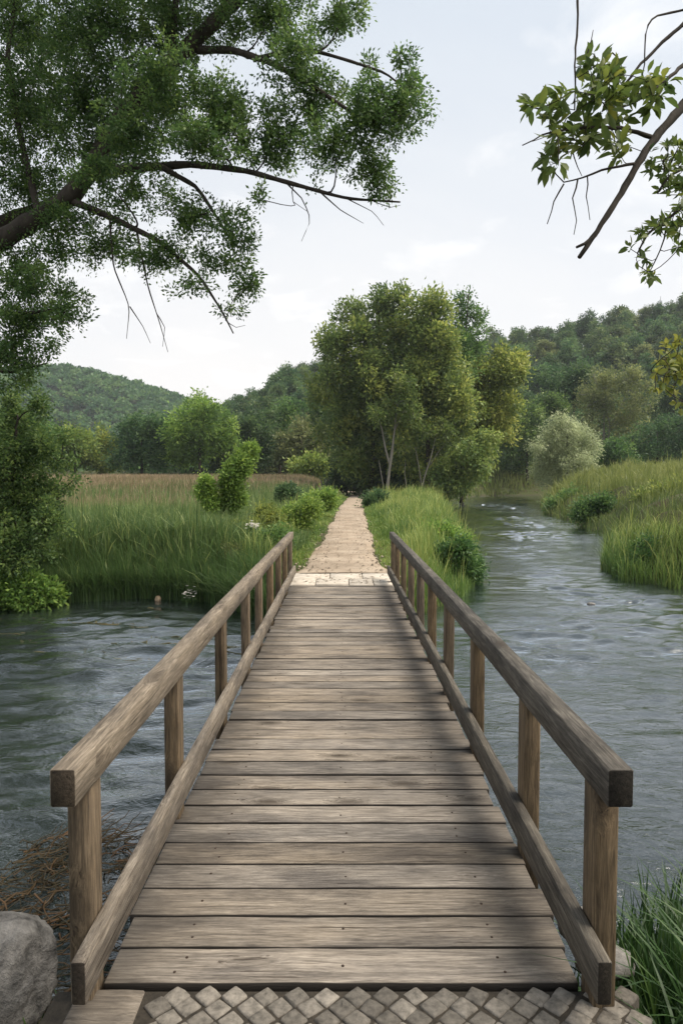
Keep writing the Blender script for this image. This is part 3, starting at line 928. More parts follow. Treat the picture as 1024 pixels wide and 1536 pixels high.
# ------------------------------------------- near tree at the right, big leaves
def right_tree():
    rg = np.random.default_rng(77)
    root = empty('riverside_tree', (3.5, 3.9, -0.2), 'near tree at the upper right with big glossy leaves and a broken bare branch', 'tree')
    f = np.array((3.3, 3.9, 3.5))
    limbs = [
        ([(3.5, 3.9, -0.5), (3.45, 3.9, 1.5), f, (3.4, 4.0, 5.0), (3.6, 4.2, 7.0)], 0.16, 0.06),
        ([f + (0, 0, .3), P(1120, 40, 3.8), P(1030, 150, 3.65), P(980, 208, 3.55), P(962, 235, 3.5), P(925, 300, 3.42), P(893, 350, 3.38), P(868, 386, 3.35)], 0.055, 0.013),
        ([P(893, 352, 3.38), P(878, 366, 3.36), P(864, 371, 3.35)], 0.012, 0.008),
        ([P(978, 206, 3.55), P(945, 195, 3.5), P(905, 190, 3.45), P(850, 194, 3.4), P(820, 200, 3.36), P(783, 218, 3.33)], 0.014, 0.003),
        ([f + (0, 0, .8), P(1090, -10, 3.9), P(1024, 36, 3.8), P(985, 70, 3.75), P(950, 108, 3.7), P(935, 128, 3.68)], 0.03, 0.007),
        ([f + (0, 0, .9), P(1080, 0, 3.6), P(1024, 16, 3.6), P(993, 22, 3.55), P(972, 26, 3.52), P(966, 60, 3.5), P(968, 90, 3.5), P(962, 116, 3.5)], 0.02, 0.003),
        ([P(1030, 92, 3.7), P(1000, 120, 3.6), P(960, 150, 3.55), P(920, 165, 3.5)], 0.014, 0.004),
        ([P(955, 245, 3.48), P(920, 250, 3.45), P(885, 262, 3.42), P(845, 276, 3.4), P(832, 260, 3.38)], 0.009, 0.003),
        ([P(845, 276, 3.4), P(832, 295, 3.4), P(820, 336, 3.4)], 0.005, 0.0025),
        ([P(866, 268, 3.41), P(858, 300, 3.4), P(864, 330, 3.4), P(860, 352, 3.4)], 0.005, 0.002),
        ([P(880, 263, 3.42), P(880, 290, 3.4), P(884, 330, 3.4)], 0.004, 0.002),
        ([P(858, 225, 3.4), P(866, 250, 3.4), P(872, 264, 3.4)], 0.004, 0.002),
        ([P(864, -60, 3.5), P(866, 20, 3.45), P(862, 100, 3.42), P(861, 165, 3.4)], 0.008, 0.004),
        ([P(878, 92, 3.45), P(883, 70, 3.45), P(889, 45, 3.45)], 0.005, 0.002),
        ([P(905, 85, 3.5), P(925, 78, 3.5), P(934, 110, 3.5)], 0.005, 0.002),
        ([f + (0, 0, -.6), P(1110, 260, 3.7), P(1040, 250, 3.65), P(1000, 262, 3.6), P(985, 290, 3.58)], 0.03, 0.006),
        ([P(1060, 255, 3.68), P(1030, 300, 3.62), P(1000, 330, 3.6), P(975, 345, 3.58), P(955, 380, 3.56)], 0.014, 0.004),
        ([P(1000, 330, 3.6), P(995, 360, 3.6), P(975, 405, 3.6)], 0.006, 0.003),
        ([f + (0, .1, -1.2), P(1130, 520, 3.9), P(1060, 545, 3.8), P(1010, 550, 3.75), P(985, 560, 3.72)], 0.025, 0.005),
    ]
    o = np.array(root.location)
    g = Grow(rg, 0.05)
    for pts, a, b in limbs:
        g.limb(np.asarray(pts) - o, a * 0.86, b * 0.86, 7, wob=0.0022)
    lf = MB()

    def clusters(lst, L, W, n, vsh=0.0, tw=0.0022):
        for px, py, Y, spread, cnt in lst:
            for _ in range(int(cnt * 1.5 + 0.5)):
                c = P(px + rg.normal(0, spread), py + rg.normal(0, spread * 0.8), Y + rg.normal(0, 0.12)) - o
                q = g.reach(c, tw, 0.006, 0.05)
                dr = unit(q[-1] - q[-2] + np.array((0, 0, 0.015)))
                k = rg.integers(max(3, n - 3), n + 3)
                A = unit(dr[None] * 0.55 + unit(rg.normal(0, 1, (k, 3))) * 0.95)
                Pq = np.repeat(q[-1][None], k, 0) - A * 0.002 + rg.normal(0, L * 0.18, (k, 3)) * 0.5
                # two-part leaf: a pointed blade with a wide middle
                n_ = len(Pq)
                Nn = unit(rg.normal(0, 0.7, (n_, 3)) + np.array((0, 0, 1.0)))
                S = unit(np.cross(A, Nn)); Nn = np.cross(S, A)
                ll = L * rg.uniform(0.55, 1.2, (n_, 1)); ww = ll * W
                dn = -Nn * ll * rg.uniform(0.05, 0.25, (n_, 1))
                p0 = Pq
                v0 = p0 + A * ll * 0.08
                m1, m2 = p0 + A * ll * 0.42 + Nn * ll * 0.02, p0 + A * ll * 0.72 + dn * 0.4
                tip = p0 + A * ll + dn
                up_ = Nn * ww * 0.16
                V = np.stack([v0, m1 + S * ww * .46 + up_, m1, m1 - S * ww * .46 + up_, m2 + S * ww * .42 + up_, m2, m2 - S * ww * .42 + up_, tip], 1).reshape(-1, 3)
                base = np.arange(n_)[:, None] * 8
                Q = np.concatenate([base + np.array((1, 4, 5, 2)), base + np.array((2, 5, 6, 3))])
                T = np.concatenate([base + np.array((0, 1, 2)), base + np.array((0, 2, 3)), base + np.array((4, 7, 5)), base + np.array((5, 7, 6))])
                vv = np.clip(rg.normal(0.35 + vsh, 0.2, n_), 0, 1)
                lf.add(V, Q, T, np.repeat(vv, 8))

    clusters([(885, 95, 3.45, 10, 4), (898, 118, 3.45, 10, 4), (880, 135, 3.42, 12, 4), (850, 155, 3.4, 12, 4), (815, 170, 3.38, 8, 3), (797, 165, 3.36, 6, 2), (838, 185, 3.4, 12, 4),
              (905, 150, 3.45, 15, 5), (930, 140, 3.5, 14, 5), (965, 130, 3.5, 12, 4), (990, 118, 3.5, 8, 3), (985, 140, 3.5, 8, 2), (930, 170, 3.5, 14, 4), (975, 165, 3.5, 8, 2), (880, 185, 3.42, 14, 4),
              (832, 235, 3.38, 8, 3), (820, 240, 3.38, 6, 2), (880, 218, 3.42, 8, 3), (936, 218, 3.46, 8, 3), (922, 232, 3.45, 5, 1), (860, 205, 3.4, 10, 3), (835, 215, 3.4, 5, 2), (910, 120, 3.5, 18, 5)], 0.088, 0.36, 6, 0.02)
    clusters([(1000, 245, 3.6, 12, 9), (1015, 225, 3.6, 12, 6), (980, 250, 3.6, 8, 4), (1015, 285, 3.6, 10, 7), (998, 280, 3.58, 6, 3), (990, 335, 3.58, 10, 7), (1010, 345, 3.6, 10, 8), (965, 345, 3.58, 8, 3), (958, 380, 3.56, 7, 3),
              (968, 412, 3.6, 6, 4), (1018, 315, 3.6, 6, 5), (1040, 260, 3.6, 15, 5), (1022, 370, 3.62, 5, 3)], 0.058, 0.36, 6, 0.0)
    clusters([(1000, 535, 3.75, 10, 7), (985, 555, 3.72, 7, 3), (1012, 560, 3.75, 10, 7), (1010, 515, 3.75, 8, 4), (1030, 545, 3.78, 14, 8), (1005, 585, 3.75, 8, 3), (985, 580, 3.72, 5, 2), (1020, 605, 3.8, 6, 2)], 0.05, 0.5, 6, 0.42)
    # the crown above the picture
    up_l = [(1180 + 60 * math.cos(a), -120 + 160 * math.sin(a), 3.9, 50, 8) for a in np.linspace(0, 6, 12)]
    clusters(up_l, 0.08, 0.36, 6, 0.0)
    obj('trunk', g.wood.mesh('trunk', M['bark'], smooth=True), root)
    obj('crown', lf.mesh('crown', M['leaf_alder']), root)


right_tree()


def gz(x, y):
    return float(land(np.array([x]), np.array([y]))[0])


def px_tree(name, label, cat, base_px, Y, trunk_px, lobes, n_attr, per, L, mat, bark='bark', seed=1, r0=0.2, dj=0.0, group=None, sig=None, W=0.55, extra=None, z=None, **kw):
    """a plant standing at (base_px, Y); trunk_px = list of (px, py) of the trunk up; lobes (px, py, rx, ry[, dY])"""
    rg = np.random.default_rng(seed)
    x = (base_px - 512) / FPX * Y
    z = gz(x, Y) if z is None else z
    root = empty(name, (x, Y, z), label, cat, group)
    tr = [np.array((x, Y, z - 0.15))] + [P(a, b, Y + (c[0] if c else 0)) for a, b, *c in trunk_px]
    limbs = [(tr, r0, r0 * 0.3)]
    for pts, a, b in (extra or []):
        limbs.append(([P(q[0], q[1], Y + (q[2] if len(q) > 2 else 0)) for q in pts], a, b))
    s = Y / FPX
    lb = []
    for l in lobes:
        d = l[4] if len(l) > 4 else rg.uniform(-dj, dj)
        c = P(l[0], l[1], Y + d)
        lb.append((c, (l[2] * s, (l[2] + l[3]) * 0.5 * s, l[3] * s)))
    step = kw.pop('step', max(0.08, 14 * s))
    build_tree(root, limbs, lb, n_attr, per, L, W, sig or L * 1.6, mat, M[bark], seed, step=step, rt=kw.pop('rt', 0.25 * s), kr=kw.pop('kr', 0.012), leafy=kw.pop('leafy', 22 * s), **kw)
    return root


# ------------------------------------------------- the group at the path's end
def centre_trees():
    g = 'trees at the end of the path'
    # tall left tree
    px_tree('poplar_tree', 'tallest tree at the path end, dense dark crown left of the leaning pale trunk', 'tree', 556, 69,
            [(558, 690), (562, 600), (566, 520), (570, 450)],
            [(570, 450, 22, 22), (545, 462, 24, 22), (520, 470, 26, 25), (500, 520, 24, 30), (540, 510, 40, 40), (585, 500, 36, 45), (560, 560, 50, 45), (510, 575, 36, 40), (490, 600, 26, 24), (540, 620, 50, 40), (585, 610, 36, 40),
             (505, 650, 36, 30), (555, 670, 45, 35), (525, 695, 34, 30), (600, 450, 20, 20), (487, 512, 10, 10), (470, 575, 16, 14)],
            1000, 40, 0.42, M['leaf_poplar'], seed=11, r0=0.28, dj=2.5, group=g, sig=0.55, shell=0.2, vshift=-0.05, clump_v=0.5)
    px_tree('poplar_tree', 'upright tree in the middle of the path end group above thin pale stems', 'tree', 640, 67,
            [(642, 700), (640, 620), (636, 540), (634, 470)],
            [(632, 462, 26, 26), (620, 500, 30, 36), (650, 510, 36, 45), (655, 470, 20, 24), (630, 560, 40, 45), (670, 570, 36, 40), (640, 620, 45, 40), (612, 640, 30, 36), (680, 630, 35, 35), (655, 680, 36, 28), (690, 600, 24, 26), (615, 695, 30, 26)],
            800, 40, 0.42, M['leaf_poplar'], seed=12, r0=0.24, dj=2.2, group=g, sig=0.55, shell=0.2, clump_v=0.5)
    px_tree('poplar_tree', 'slender sparse tree at the right of the path end group with see through top', 'tree', 672, 71,
            [(680, 690), (690, 600), (697, 520), (702, 445)],
            [(702, 445, 10, 20), (692, 460, 14, 20), (712, 480, 14, 22), (700, 510, 20, 24), (720, 500, 9, 10), (686, 490, 14, 20), (715, 525, 14, 16), (695, 550, 24, 24)],
            200, 26, 0.36, M['leaf_mid'], seed=13, r0=0.16, dj=1.2, group=g, sig=0.45, shell=0.2)
    px_tree('yellowing_tree', 'broad yellow green tree right of the path end group leaning over the river', 'tree', 690, 72,
            [(705, 690), (720, 640), (735, 580)],
            [(735, 560, 36, 34), (765, 560, 22, 22), (775, 545, 14, 14), (710, 570, 30, 30), (750, 600, 34, 34), (715, 620, 34, 34), (735, 645, 40, 30), (755, 540, 18, 16), (700, 540, 18, 18)],
            560, 36, 0.42, M['leaf_yellowing'], seed=14, r0=0.24, dj=2.0, group=g, sig=0.55, shell=0.2, clump_v=0.5)
    px_tree('willow_tree', 'low light green tree with drooping sprays by the water below the yellow green tree', 'tree', 655, 64,
            [(668, 722), (700, 690), (715, 665)],
            [(715, 660, 22, 18), (730, 680, 18, 16), (700, 680, 30, 22), (720, 700, 22, 14), (680, 700, 28, 22), (740, 655, 10, 10), (660, 715, 24, 18), (690, 727, 22, 12), (672, 735, 20, 10), (705, 715, 18, 10)],
            300, 34, 0.36, M['leaf_poplar'], vshift=0.18, seed=15, r0=0.16, dj=1.5, group=g, sig=0.42, shell=0.1, hang=0.5)
    # pale leaning trunk in front
    px_tree('pale_trunk_tree', 'small tree with a bare pale forked trunk standing before the dark path end trees', 'tree', 579, 63,
            [(583, 710), (588, 675), (592, 640), (596, 605)],
            [(598, 600, 22, 18), (575, 620, 20, 16), (612, 620, 18, 20), (600, 575, 24, 18)],
            120, 30, 0.34, M['leaf_poplar'], 'palebark', seed=16, r0=0.17, dj=0.8, group=g, sig=0.45,
            extra=[([(585, 700), (577, 670), (572, 640), (564, 615)], 0.11, 0.04), ([(591, 650), (600, 625), (612, 605)], 0.06, 0.02), ([(577, 740), (572, 715), (568, 690)], 0.05, 0.02)])
    px_tree('pale_trunk_tree', 'thin grey leaning stems at the right foot of the path end group', 'tree', 630, 63.5,
            [(636, 715), (645, 690), (652, 660), (655, 640)],
            [(656, 640, 18, 16), (640, 650, 14, 14), (668, 655, 14, 14)],
            80, 26, 0.34, M['leaf_poplar'], 'palebark', seed=17, r0=0.09, dj=0.8, group=g, sig=0.4,
            extra=[([(632, 730), (628, 700), (622, 670)], 0.05, 0.03), ([(640, 705), (655, 680), (668, 665)], 0.04, 0.02), ([(612, 742), (606, 715), (608, 690)], 0.05, 0.02)])
    for i, (bx, Y, lb, lab, mt) in enumerate((
            (520, 73, [(515, 705, 26, 26), (535, 720, 26, 20), (508, 725, 18, 14), (530, 690, 24, 20)], 'dark undergrowth shrub beside the path under the tallest tree', 'leaf_dark'),
            (560, 70, [(560, 715, 30, 24), (575, 700, 26, 22), (552, 735, 18, 12), (590, 725, 24, 18)], 'dark shrub behind the pale leaning trunk', 'leaf_dark'),
            (615, 69, [(610, 715, 28, 26), (630, 725, 28, 20), (645, 705, 26, 26), (660, 735, 24, 14), (600, 735, 20, 14)], 'wide dark shrub filling the foot of the path end trees near the water', 'leaf_dark'))):
        px_tree('undergrowth_shrub', lab, 'shrub', bx, Y, [(bx, 730), (bx + 2, 705)], lb, 260, 34, 0.36, M[mt], seed=40 + i, r0=0.1, dj=1.5, group='shrubs under the path end trees', sig=0.5, shell=0.1)


centre_trees()


# -------------------------------------------------------- field trees, shrubs
def field_trees():
    g = 'trees behind the meadow'
    T = [
        # base px, Y, lobes, label, material, n
        (40, 96, [(30, 655, 40, 30), (60, 645, 30, 24), (10, 640, 36, 30), (70, 675, 36, 28), (35, 685, 44, 24)], 'green bush clump at the far left end of the meadow tree line', 'leaf_mid', 260),
        (112, 100, [(105, 655, 26, 22), (85, 665, 24, 22), (125, 672, 26, 26), (100, 688, 36, 20)], 'low yellow green shrub at the left of the meadow tree line', 'leaf_yellowing', 220),
        (152, 103, [(150, 662, 18, 20), (142, 680, 24, 22), (165, 672, 18, 22), (155, 692, 26, 16)], 'small rounded yellowish shrub between the low shrub and the dark broad tree', 'leaf_yellowing', 180),
        (213, 99, [(210, 645, 28, 24), (190, 655, 24, 26), (238, 650, 26, 28), (215, 675, 40, 26), (185, 685, 22, 20), (245, 685, 26, 20)], 'broad dark green tree left of the tallest tree behind the meadow', 'leaf_dark', 340),
        (300, 95, [(292, 610, 22, 20), (275, 628, 22, 24), (312, 618, 24, 24), (300, 645, 36, 30), (335, 640, 20, 26), (265, 655, 22, 26), (325, 668, 34, 26), (285, 678, 36, 24)], 'tallest bright green tree behind the meadow above the sapling', 'leaf_bright', 460),
        (384, 108, [(380, 640, 28, 28), (400, 650, 24, 30), (360, 650, 22, 30), (385, 680, 40, 24), (408, 625, 14, 16)], 'dark bluish green tree between the bright tree and the olive bush', 'leaf_dark', 300),
        (452, 98, [(455, 650, 26, 20), (435, 660, 22, 22), (478, 660, 22, 26), (455, 680, 40, 22), (425, 685, 18, 16)], 'rounded pale olive bush behind the meadow left of the path', 'leaf_olive', 280),
        (420, 118, [(420, 630, 24, 20), (440, 615, 22, 20), (405, 645, 20, 20)], 'mid green tree top showing above the olive bush', 'leaf_mid', 140),
        (492, 104, [(490, 620, 26, 30), (478, 600, 20, 20), (500, 660, 26, 30), (470, 640, 20, 20)], 'green tree behind the left side of the path end group', 'leaf_mid', 240),
        (465, 88, [(466, 695, 20, 12), (486, 700, 18, 10), (448, 700, 16, 8)], 'low yellow green bush at the foot of the olive bush', 'leaf_yellowing', 110),
        (350, 100, [(345, 690, 24, 16), (325, 695, 16, 10)], 'low dark shrub at the foot of the tallest meadow tree', 'leaf_dark', 110),
    ]
    for i, (bx, Y, lb, lab, mt, n) in enumerate(T):
        top = min(l[1] for l in lb)
        px_tree('field_tree' if n > 200 else 'field_shrub', lab, 'tree' if n > 200 else 'shrub', bx, Y, [(bx, 690), (bx, (700 + top) / 2), (bx, top + 6)], lb, n, 32, 0.5, M[mt], seed=60 + i, r0=0.25, dj=3.0, group=g, sig=0.62, shell=0.25, clump_v=0.5)
    # far side of the river
    g2 = 'trees across the river'
    T = [
        (850, 75, [(840, 650, 26, 22), (865, 650, 24, 22), (820, 668, 24, 22), (885, 668, 18, 22), (845, 680, 40, 26), (870, 700, 30, 24), (825, 705, 28, 22), (850, 722, 30, 14), (843, 632, 20, 14), (800, 665, 12, 12)], 'silvery grey green willow bush on the far river bank', 'leaf_silver', 850, 0.34),
        (790, 104, [(785, 620, 30, 26), (815, 610, 26, 24), (840, 612, 22, 20), (770, 650, 30, 32), (800, 660, 34, 34), (775, 690, 34, 26), (750, 680, 24, 28)], 'bright green round tree behind the silvery willow', 'leaf_mid', 420, 0.46),
        (905, 112, [(900, 580, 36, 30), (935, 570, 34, 28), (880, 610, 30, 34), (925, 615, 40, 34), (960, 600, 30, 30), (905, 650, 36, 34), (950, 650, 34, 30)], 'large olive brown tree with bare grey limbs on the right slope', 'leaf_olive', 380, 0.46),
        (985, 92, [(990, 650, 36, 30), (960, 665, 26, 26), (1020, 645, 34, 34), (985, 685, 40, 24), (1030, 680, 30, 30)], 'dark green bush at the right edge above the river grass', 'leaf_dark', 340, 0.4),
        (925, 88, [(925, 680, 26, 22), (905, 690, 20, 18), (945, 695, 22, 16)], 'mid green shrub right of the silvery willow', 'leaf_mid', 180, 0.38),
        (1010, 125, [(1010, 590, 40, 34), (985, 610, 26, 30), (1040, 570, 40, 40), (1030, 620, 40, 34)], 'dense dark tree on the right slope behind the edge bush', 'leaf_dark', 320, 0.5),
        (745, 112, [(735, 650, 26, 30), (720, 680, 26, 30), (755, 700, 30, 18), (730, 615, 20, 20)], 'dark tree across the river behind the yellow green tree', 'leaf_dark', 260, 0.48),
        (860, 120, [(855, 590, 30, 24), (835, 575, 26, 24), (870, 560, 24, 22)], 'dark round tree above the bright green tree', 'leaf_dark', 220, 0.5),
        (775, 107, [(775, 722, 22, 12), (795, 728, 18, 10), (760, 730, 14, 8)], 'low green shrub at the water edge left of the silvery willow', 'leaf_mid', 120, 0.34),
    ]
    for i, (bx, Y, lb, lab, mt, n, L) in enumerate(T):
        top = min(l[1] for l in lb)
        ex = []
        if 'bare grey' in lab:
            ex = [([(905, 690), (915, 640), (905, 600), (890, 565)], 0.16, 0.05), ([(915, 640), (935, 600), (945, 560)], 0.12, 0.04), ([(930, 690), (945, 650), (930, 620)], 0.10, 0.04)]
        px_tree('willow_bush' if 'willow bush' in lab else ('riverside_shrub' if n < 200 else 'slope_tree'), lab, 'tree' if n > 200 else 'shrub', bx, Y, [(bx, 715), (bx, (720 + top) / 2), (bx, top + 6)], lb, n, 32, L, M[mt],
                'palebark' if ex else 'bark', seed=90 + i, r0=0.22, dj=2.6, group=g2, sig=L * 1.3, shell=0.25, extra=ex, hang=0.4 if 'silvery grey' in lab else 0.0, W=0.3 if 'silvery grey' in lab else 0.55, clump_v=0.5)


field_trees()


def near_shrubs():
    # left bank bush hanging into the water
    px_tree('bank_shrub', 'large dark leafy shrub overhanging the water at the left edge', 'shrub', 10, 13.4, [(15, 800), (20, 720), (25, 640)],
            [(20, 640, 50, 36), (60, 665, 34, 28), (85, 690, 20, 18), (25, 700, 60, 45), (85, 735, 34, 10), (108, 722, 22, 6), (95, 655, 22, 7), (60, 610, 12, 22), (20, 600, 16, 20), (100, 795, 24, 7), (112, 690, 16, 5), (30, 760, 60, 50), (75, 775, 28, 30), (20, 820, 50, 45), (60, 830, 30, 30), (-30, 680, 50, 90), (-30, 820, 50, 80)],
            1150, 44, 0.07, M['leaf_mid'], seed=201, r0=0.09, dj=0.7, sig=0.085, W=0.5, shell=0.1, step=0.15, leafy=0.5, rt=0.004, clump_v=0.5)
    px_tree('bank_shrub', 'low broad leaved shrub trailing over the water under the left shrub', 'shrub', 30, 12.9, [(35, 890), (45, 875)],
            [(25, 875, 36, 22), (60, 885, 30, 16), (85, 892, 16, 10), (0, 890, 34, 24), (40, 900, 34, 12)],
            300, 30, 0.085, M['leaf_bright'], seed=202, r0=0.04, dj=0.4, sig=0.09, W=0.5, shell=0.1, step=0.12, leafy=0.4, rt=0.004)
    # sapling and its companion
    px_tree('sapling', 'young bright green sapling with a leaning columnar crown in the reeds', 'sapling', 338, 22.5, [(340, 765), (345, 730), (358, 700), (372, 672)],
            [(370, 685, 13, 15), (358, 700, 18, 18), (345, 722, 17, 20), (352, 745, 16, 18), (338, 760, 14, 18), (375, 675, 7, 8), (340, 780, 12, 16)],
            300, 44, 0.12, M['leaf_bright'], seed=203, r0=0.05, dj=0.25, sig=0.11, W=0.45, shell=0.0, leafy=0.45, rt=0.004)
    px_tree('sapling', 'slim pale green sapling left of the taller one in the reeds', 'sapling', 314, 22.0, [(313, 770), (311, 740), (308, 712)],
            [(308, 722, 8, 12), (312, 740, 10, 16), (318, 756, 9, 14), (303, 735, 6, 9)],
            120, 40, 0.11, M['leaf_bright'], seed=204, r0=0.03, dj=0.15, sig=0.09, W=0.45, shell=0.0, leafy=0.4, rt=0.004, vshift=0.1)
    px_tree('round_shrub', 'small dark round shrub in the grass left of the path', 'shrub', 432, 36, [(432, 748), (432, 740)],
            [(428, 742, 11, 9), (440, 745, 9, 8), (434, 738, 9, 7)], 130, 50, 0.15, M['leaf_dark'], seed=205, r0=0.05, dj=0.3, sig=0.15, shell=0.0)
    B = [
        (348, 14.6, [(345, 855, 26, 24), (370, 850, 24, 24), (325, 865, 20, 20), (385, 835, 18, 18), (355, 830, 20, 16), (350, 880, 26, 14)], 'sage green small leaved bush at the left of the far bridge end', 'leaf_olive', 360, 0.055, 'shrub'),
        (398, 15.2, [(395, 822, 24, 22), (415, 812, 20, 20), (378, 825, 18, 18), (410, 838, 18, 16)], 'leafy green bush touching the left handrail far end', 'leaf_mid', 260, 0.075, 'shrub'),
        (372, 18.0, [(385, 795, 16, 14), (355, 800, 18, 14), (410, 785, 18, 16), (398, 772, 16, 14)], 'yellow green weed clump around the white flowers', 'leaf_yellowing', 220, 0.08, 'weed'),
        (445, 21.0, [(445, 772, 20, 14), (465, 762, 18, 14), (430, 785, 18, 14), (452, 790, 16, 12)], 'bright leafy weeds beside the left edge of the path', 'leaf_bright', 240, 0.09, 'weed'),
        (478, 30.0, [(478, 752, 16, 10), (492, 747, 12, 9), (465, 755, 12, 8)], 'green weeds further up the left edge of the path', 'leaf_bright', 160, 0.13, 'weed'),
        (690, 15.6, [(695, 845, 20, 20), (670, 838, 22, 18), (712, 855, 10, 14), (690, 825, 16, 12), (660, 855, 20, 14), (700, 865, 14, 10)], 'dense broad leaved bush at the water edge right of the bridge', 'leaf_mid', 380, 0.085, 'shrub'),
        (660, 18.5, [(668, 805, 18, 14), (688, 815, 14, 12), (650, 800, 16, 12)], 'light green weed clump behind the broad leaved bush', 'leaf_bright', 180, 0.09, 'weed'),
        (962, 16.9, [(955, 850, 18, 16), (975, 840, 18, 16), (990, 860, 18, 14), (945, 868, 10, 10), (968, 822, 12, 10)], 'leafy green clump at the water edge of the near right bank', 'leaf_mid', 260, 0.085, 'shrub'),
        (893, 35.0, [(885, 762, 18, 13), (905, 755, 16, 12), (872, 772, 12, 9), (915, 772, 16, 10), (930, 765, 12, 9)], 'dark rounded clump over the water in the middle of the right bank', 'leaf_mid', 190, 0.15, 'shrub'),
        (850, 47.0, [(830, 760, 10, 8), (852, 752, 14, 12), (868, 748, 13, 11), (842, 760, 10, 7), (862, 764, 14, 7)], 'rounded green clump at the far corner of the right bank', 'leaf_mid', 170, 0.2, 'shrub'),
        (1000, 30.0, [(995, 745, 22, 10), (1020, 740, 18, 10), (970, 750, 16, 8)], 'yellow green weeds on top of the right bank', 'leaf_yellowing', 170, 0.15, 'weed'),
        (556, 40.0, [(556, 752, 10, 8), (568, 750, 9, 8)], 'small dark weeds at the right path edge before the trees', 'leaf_dark', 90, 0.16, 'weed'),
    ]
    for i, (bx, Y, lb, lab, mt, n, L, cat) in enumerate(B):
        top = min(l[1] for l in lb)
        px_tree('leafy_bush' if cat == 'shrub' else 'weed_clump', lab, cat, bx, Y, [(bx, (lb[0][1] + lb[0][3])), (bx, top + 6)], lb, n, 36, L, M[mt], seed=220 + i, r0=0.02, dj=0.4, sig=L * 1.4, W=0.5, shell=0.0, rt=0.003,
                group='bushes and weeds along the banks', leafy=0.4, clump_v=0.5, crown_name='foliage')


near_shrubs()


# ---------------------------------------------------------------- far hills
def hill_near(x, y):
    top = np.interp(x, [-260, -120, -80, -62, -44, -29, -14, 55, 130, 220, 400], [0, 0, 1, 6, 18, 25, 35, 44, 61, 68, 60])
    return top * sm(112, 265, y + 0.25 * np.abs(x - 60) * 0) * (1 - 0.55 * sm(290, 420, y)) + 1.5 * wav(x, y, 0.06, 12) * sm(120, 200, y) - 1.5 * (1 - sm(100, 130, y))


def hill_far(x, y):
    top = np.interp(x, [-700, -420, -300, -200, -150, -118, -60, 0, 80], [40, 60, 74, 80, 68, 56, 40, 18, 0])
    return top * sm(330, 520, y) * (1 - 0.6 * sm(560, 760, y)) + 2 * wav(x, y, 0.03, 2) * sm(340, 460, y) - 2 * (1 - sm(320, 380, y))


tag(obj('hill', grid_mesh('hill', np.linspace(-260, 400, 110), np.linspace(100, 420, 60), lambda x, y: np.where(y < 101, -3.0, land(x, y, np.full_like(x, 50.0)) * 0 + hill_near(x, y)), M['hill'])), 'wooded hill rising to the right', 'hill', kind='structure')
tag(obj('distant_hill', grid_mesh('distant_hill', np.linspace(-700, 80, 90), np.linspace(320, 760, 50), hill_far, M['hill'])), 'distant wooded hill behind the meadow on the left', 'hill', kind='structure')


def crown_lobes(kind, H, Rr, rg):
    out = []
    if kind == 'conifer':
        for i in range(7):
            f = i / 6
            out.append(((rg.normal(0, .1), rg.normal(0, .1), H * (0.25 + 0.68 * f)), (Rr * (1 - f) * 0.9 + 0.3, Rr * (1 - f) * 0.9 + 0.3, H * 0.09)))
    else:
        for i in range(9):
            a = rg.uniform(0, 6.28)
            f = rg.uniform(0, 1)
            rad = Rr * (0.62 - 0.35 * f) * rg.uniform(0.6, 1.1)
            out.append(((math.cos(a) * rad, math.sin(a) * rad, H * (0.38 + 0.42 * f)), (Rr * rg.uniform(0.36, 0.52),) * 2 + (H * rg.uniform(0.12, 0.18),)))
        out.append(((0, 0, H * 0.82), (Rr * 0.42, Rr * 0.42, H * 0.16)))
        out.append(((0, 0, H * 0.5), (Rr * 0.6, Rr * 0.6, H * 0.2)))
    return out


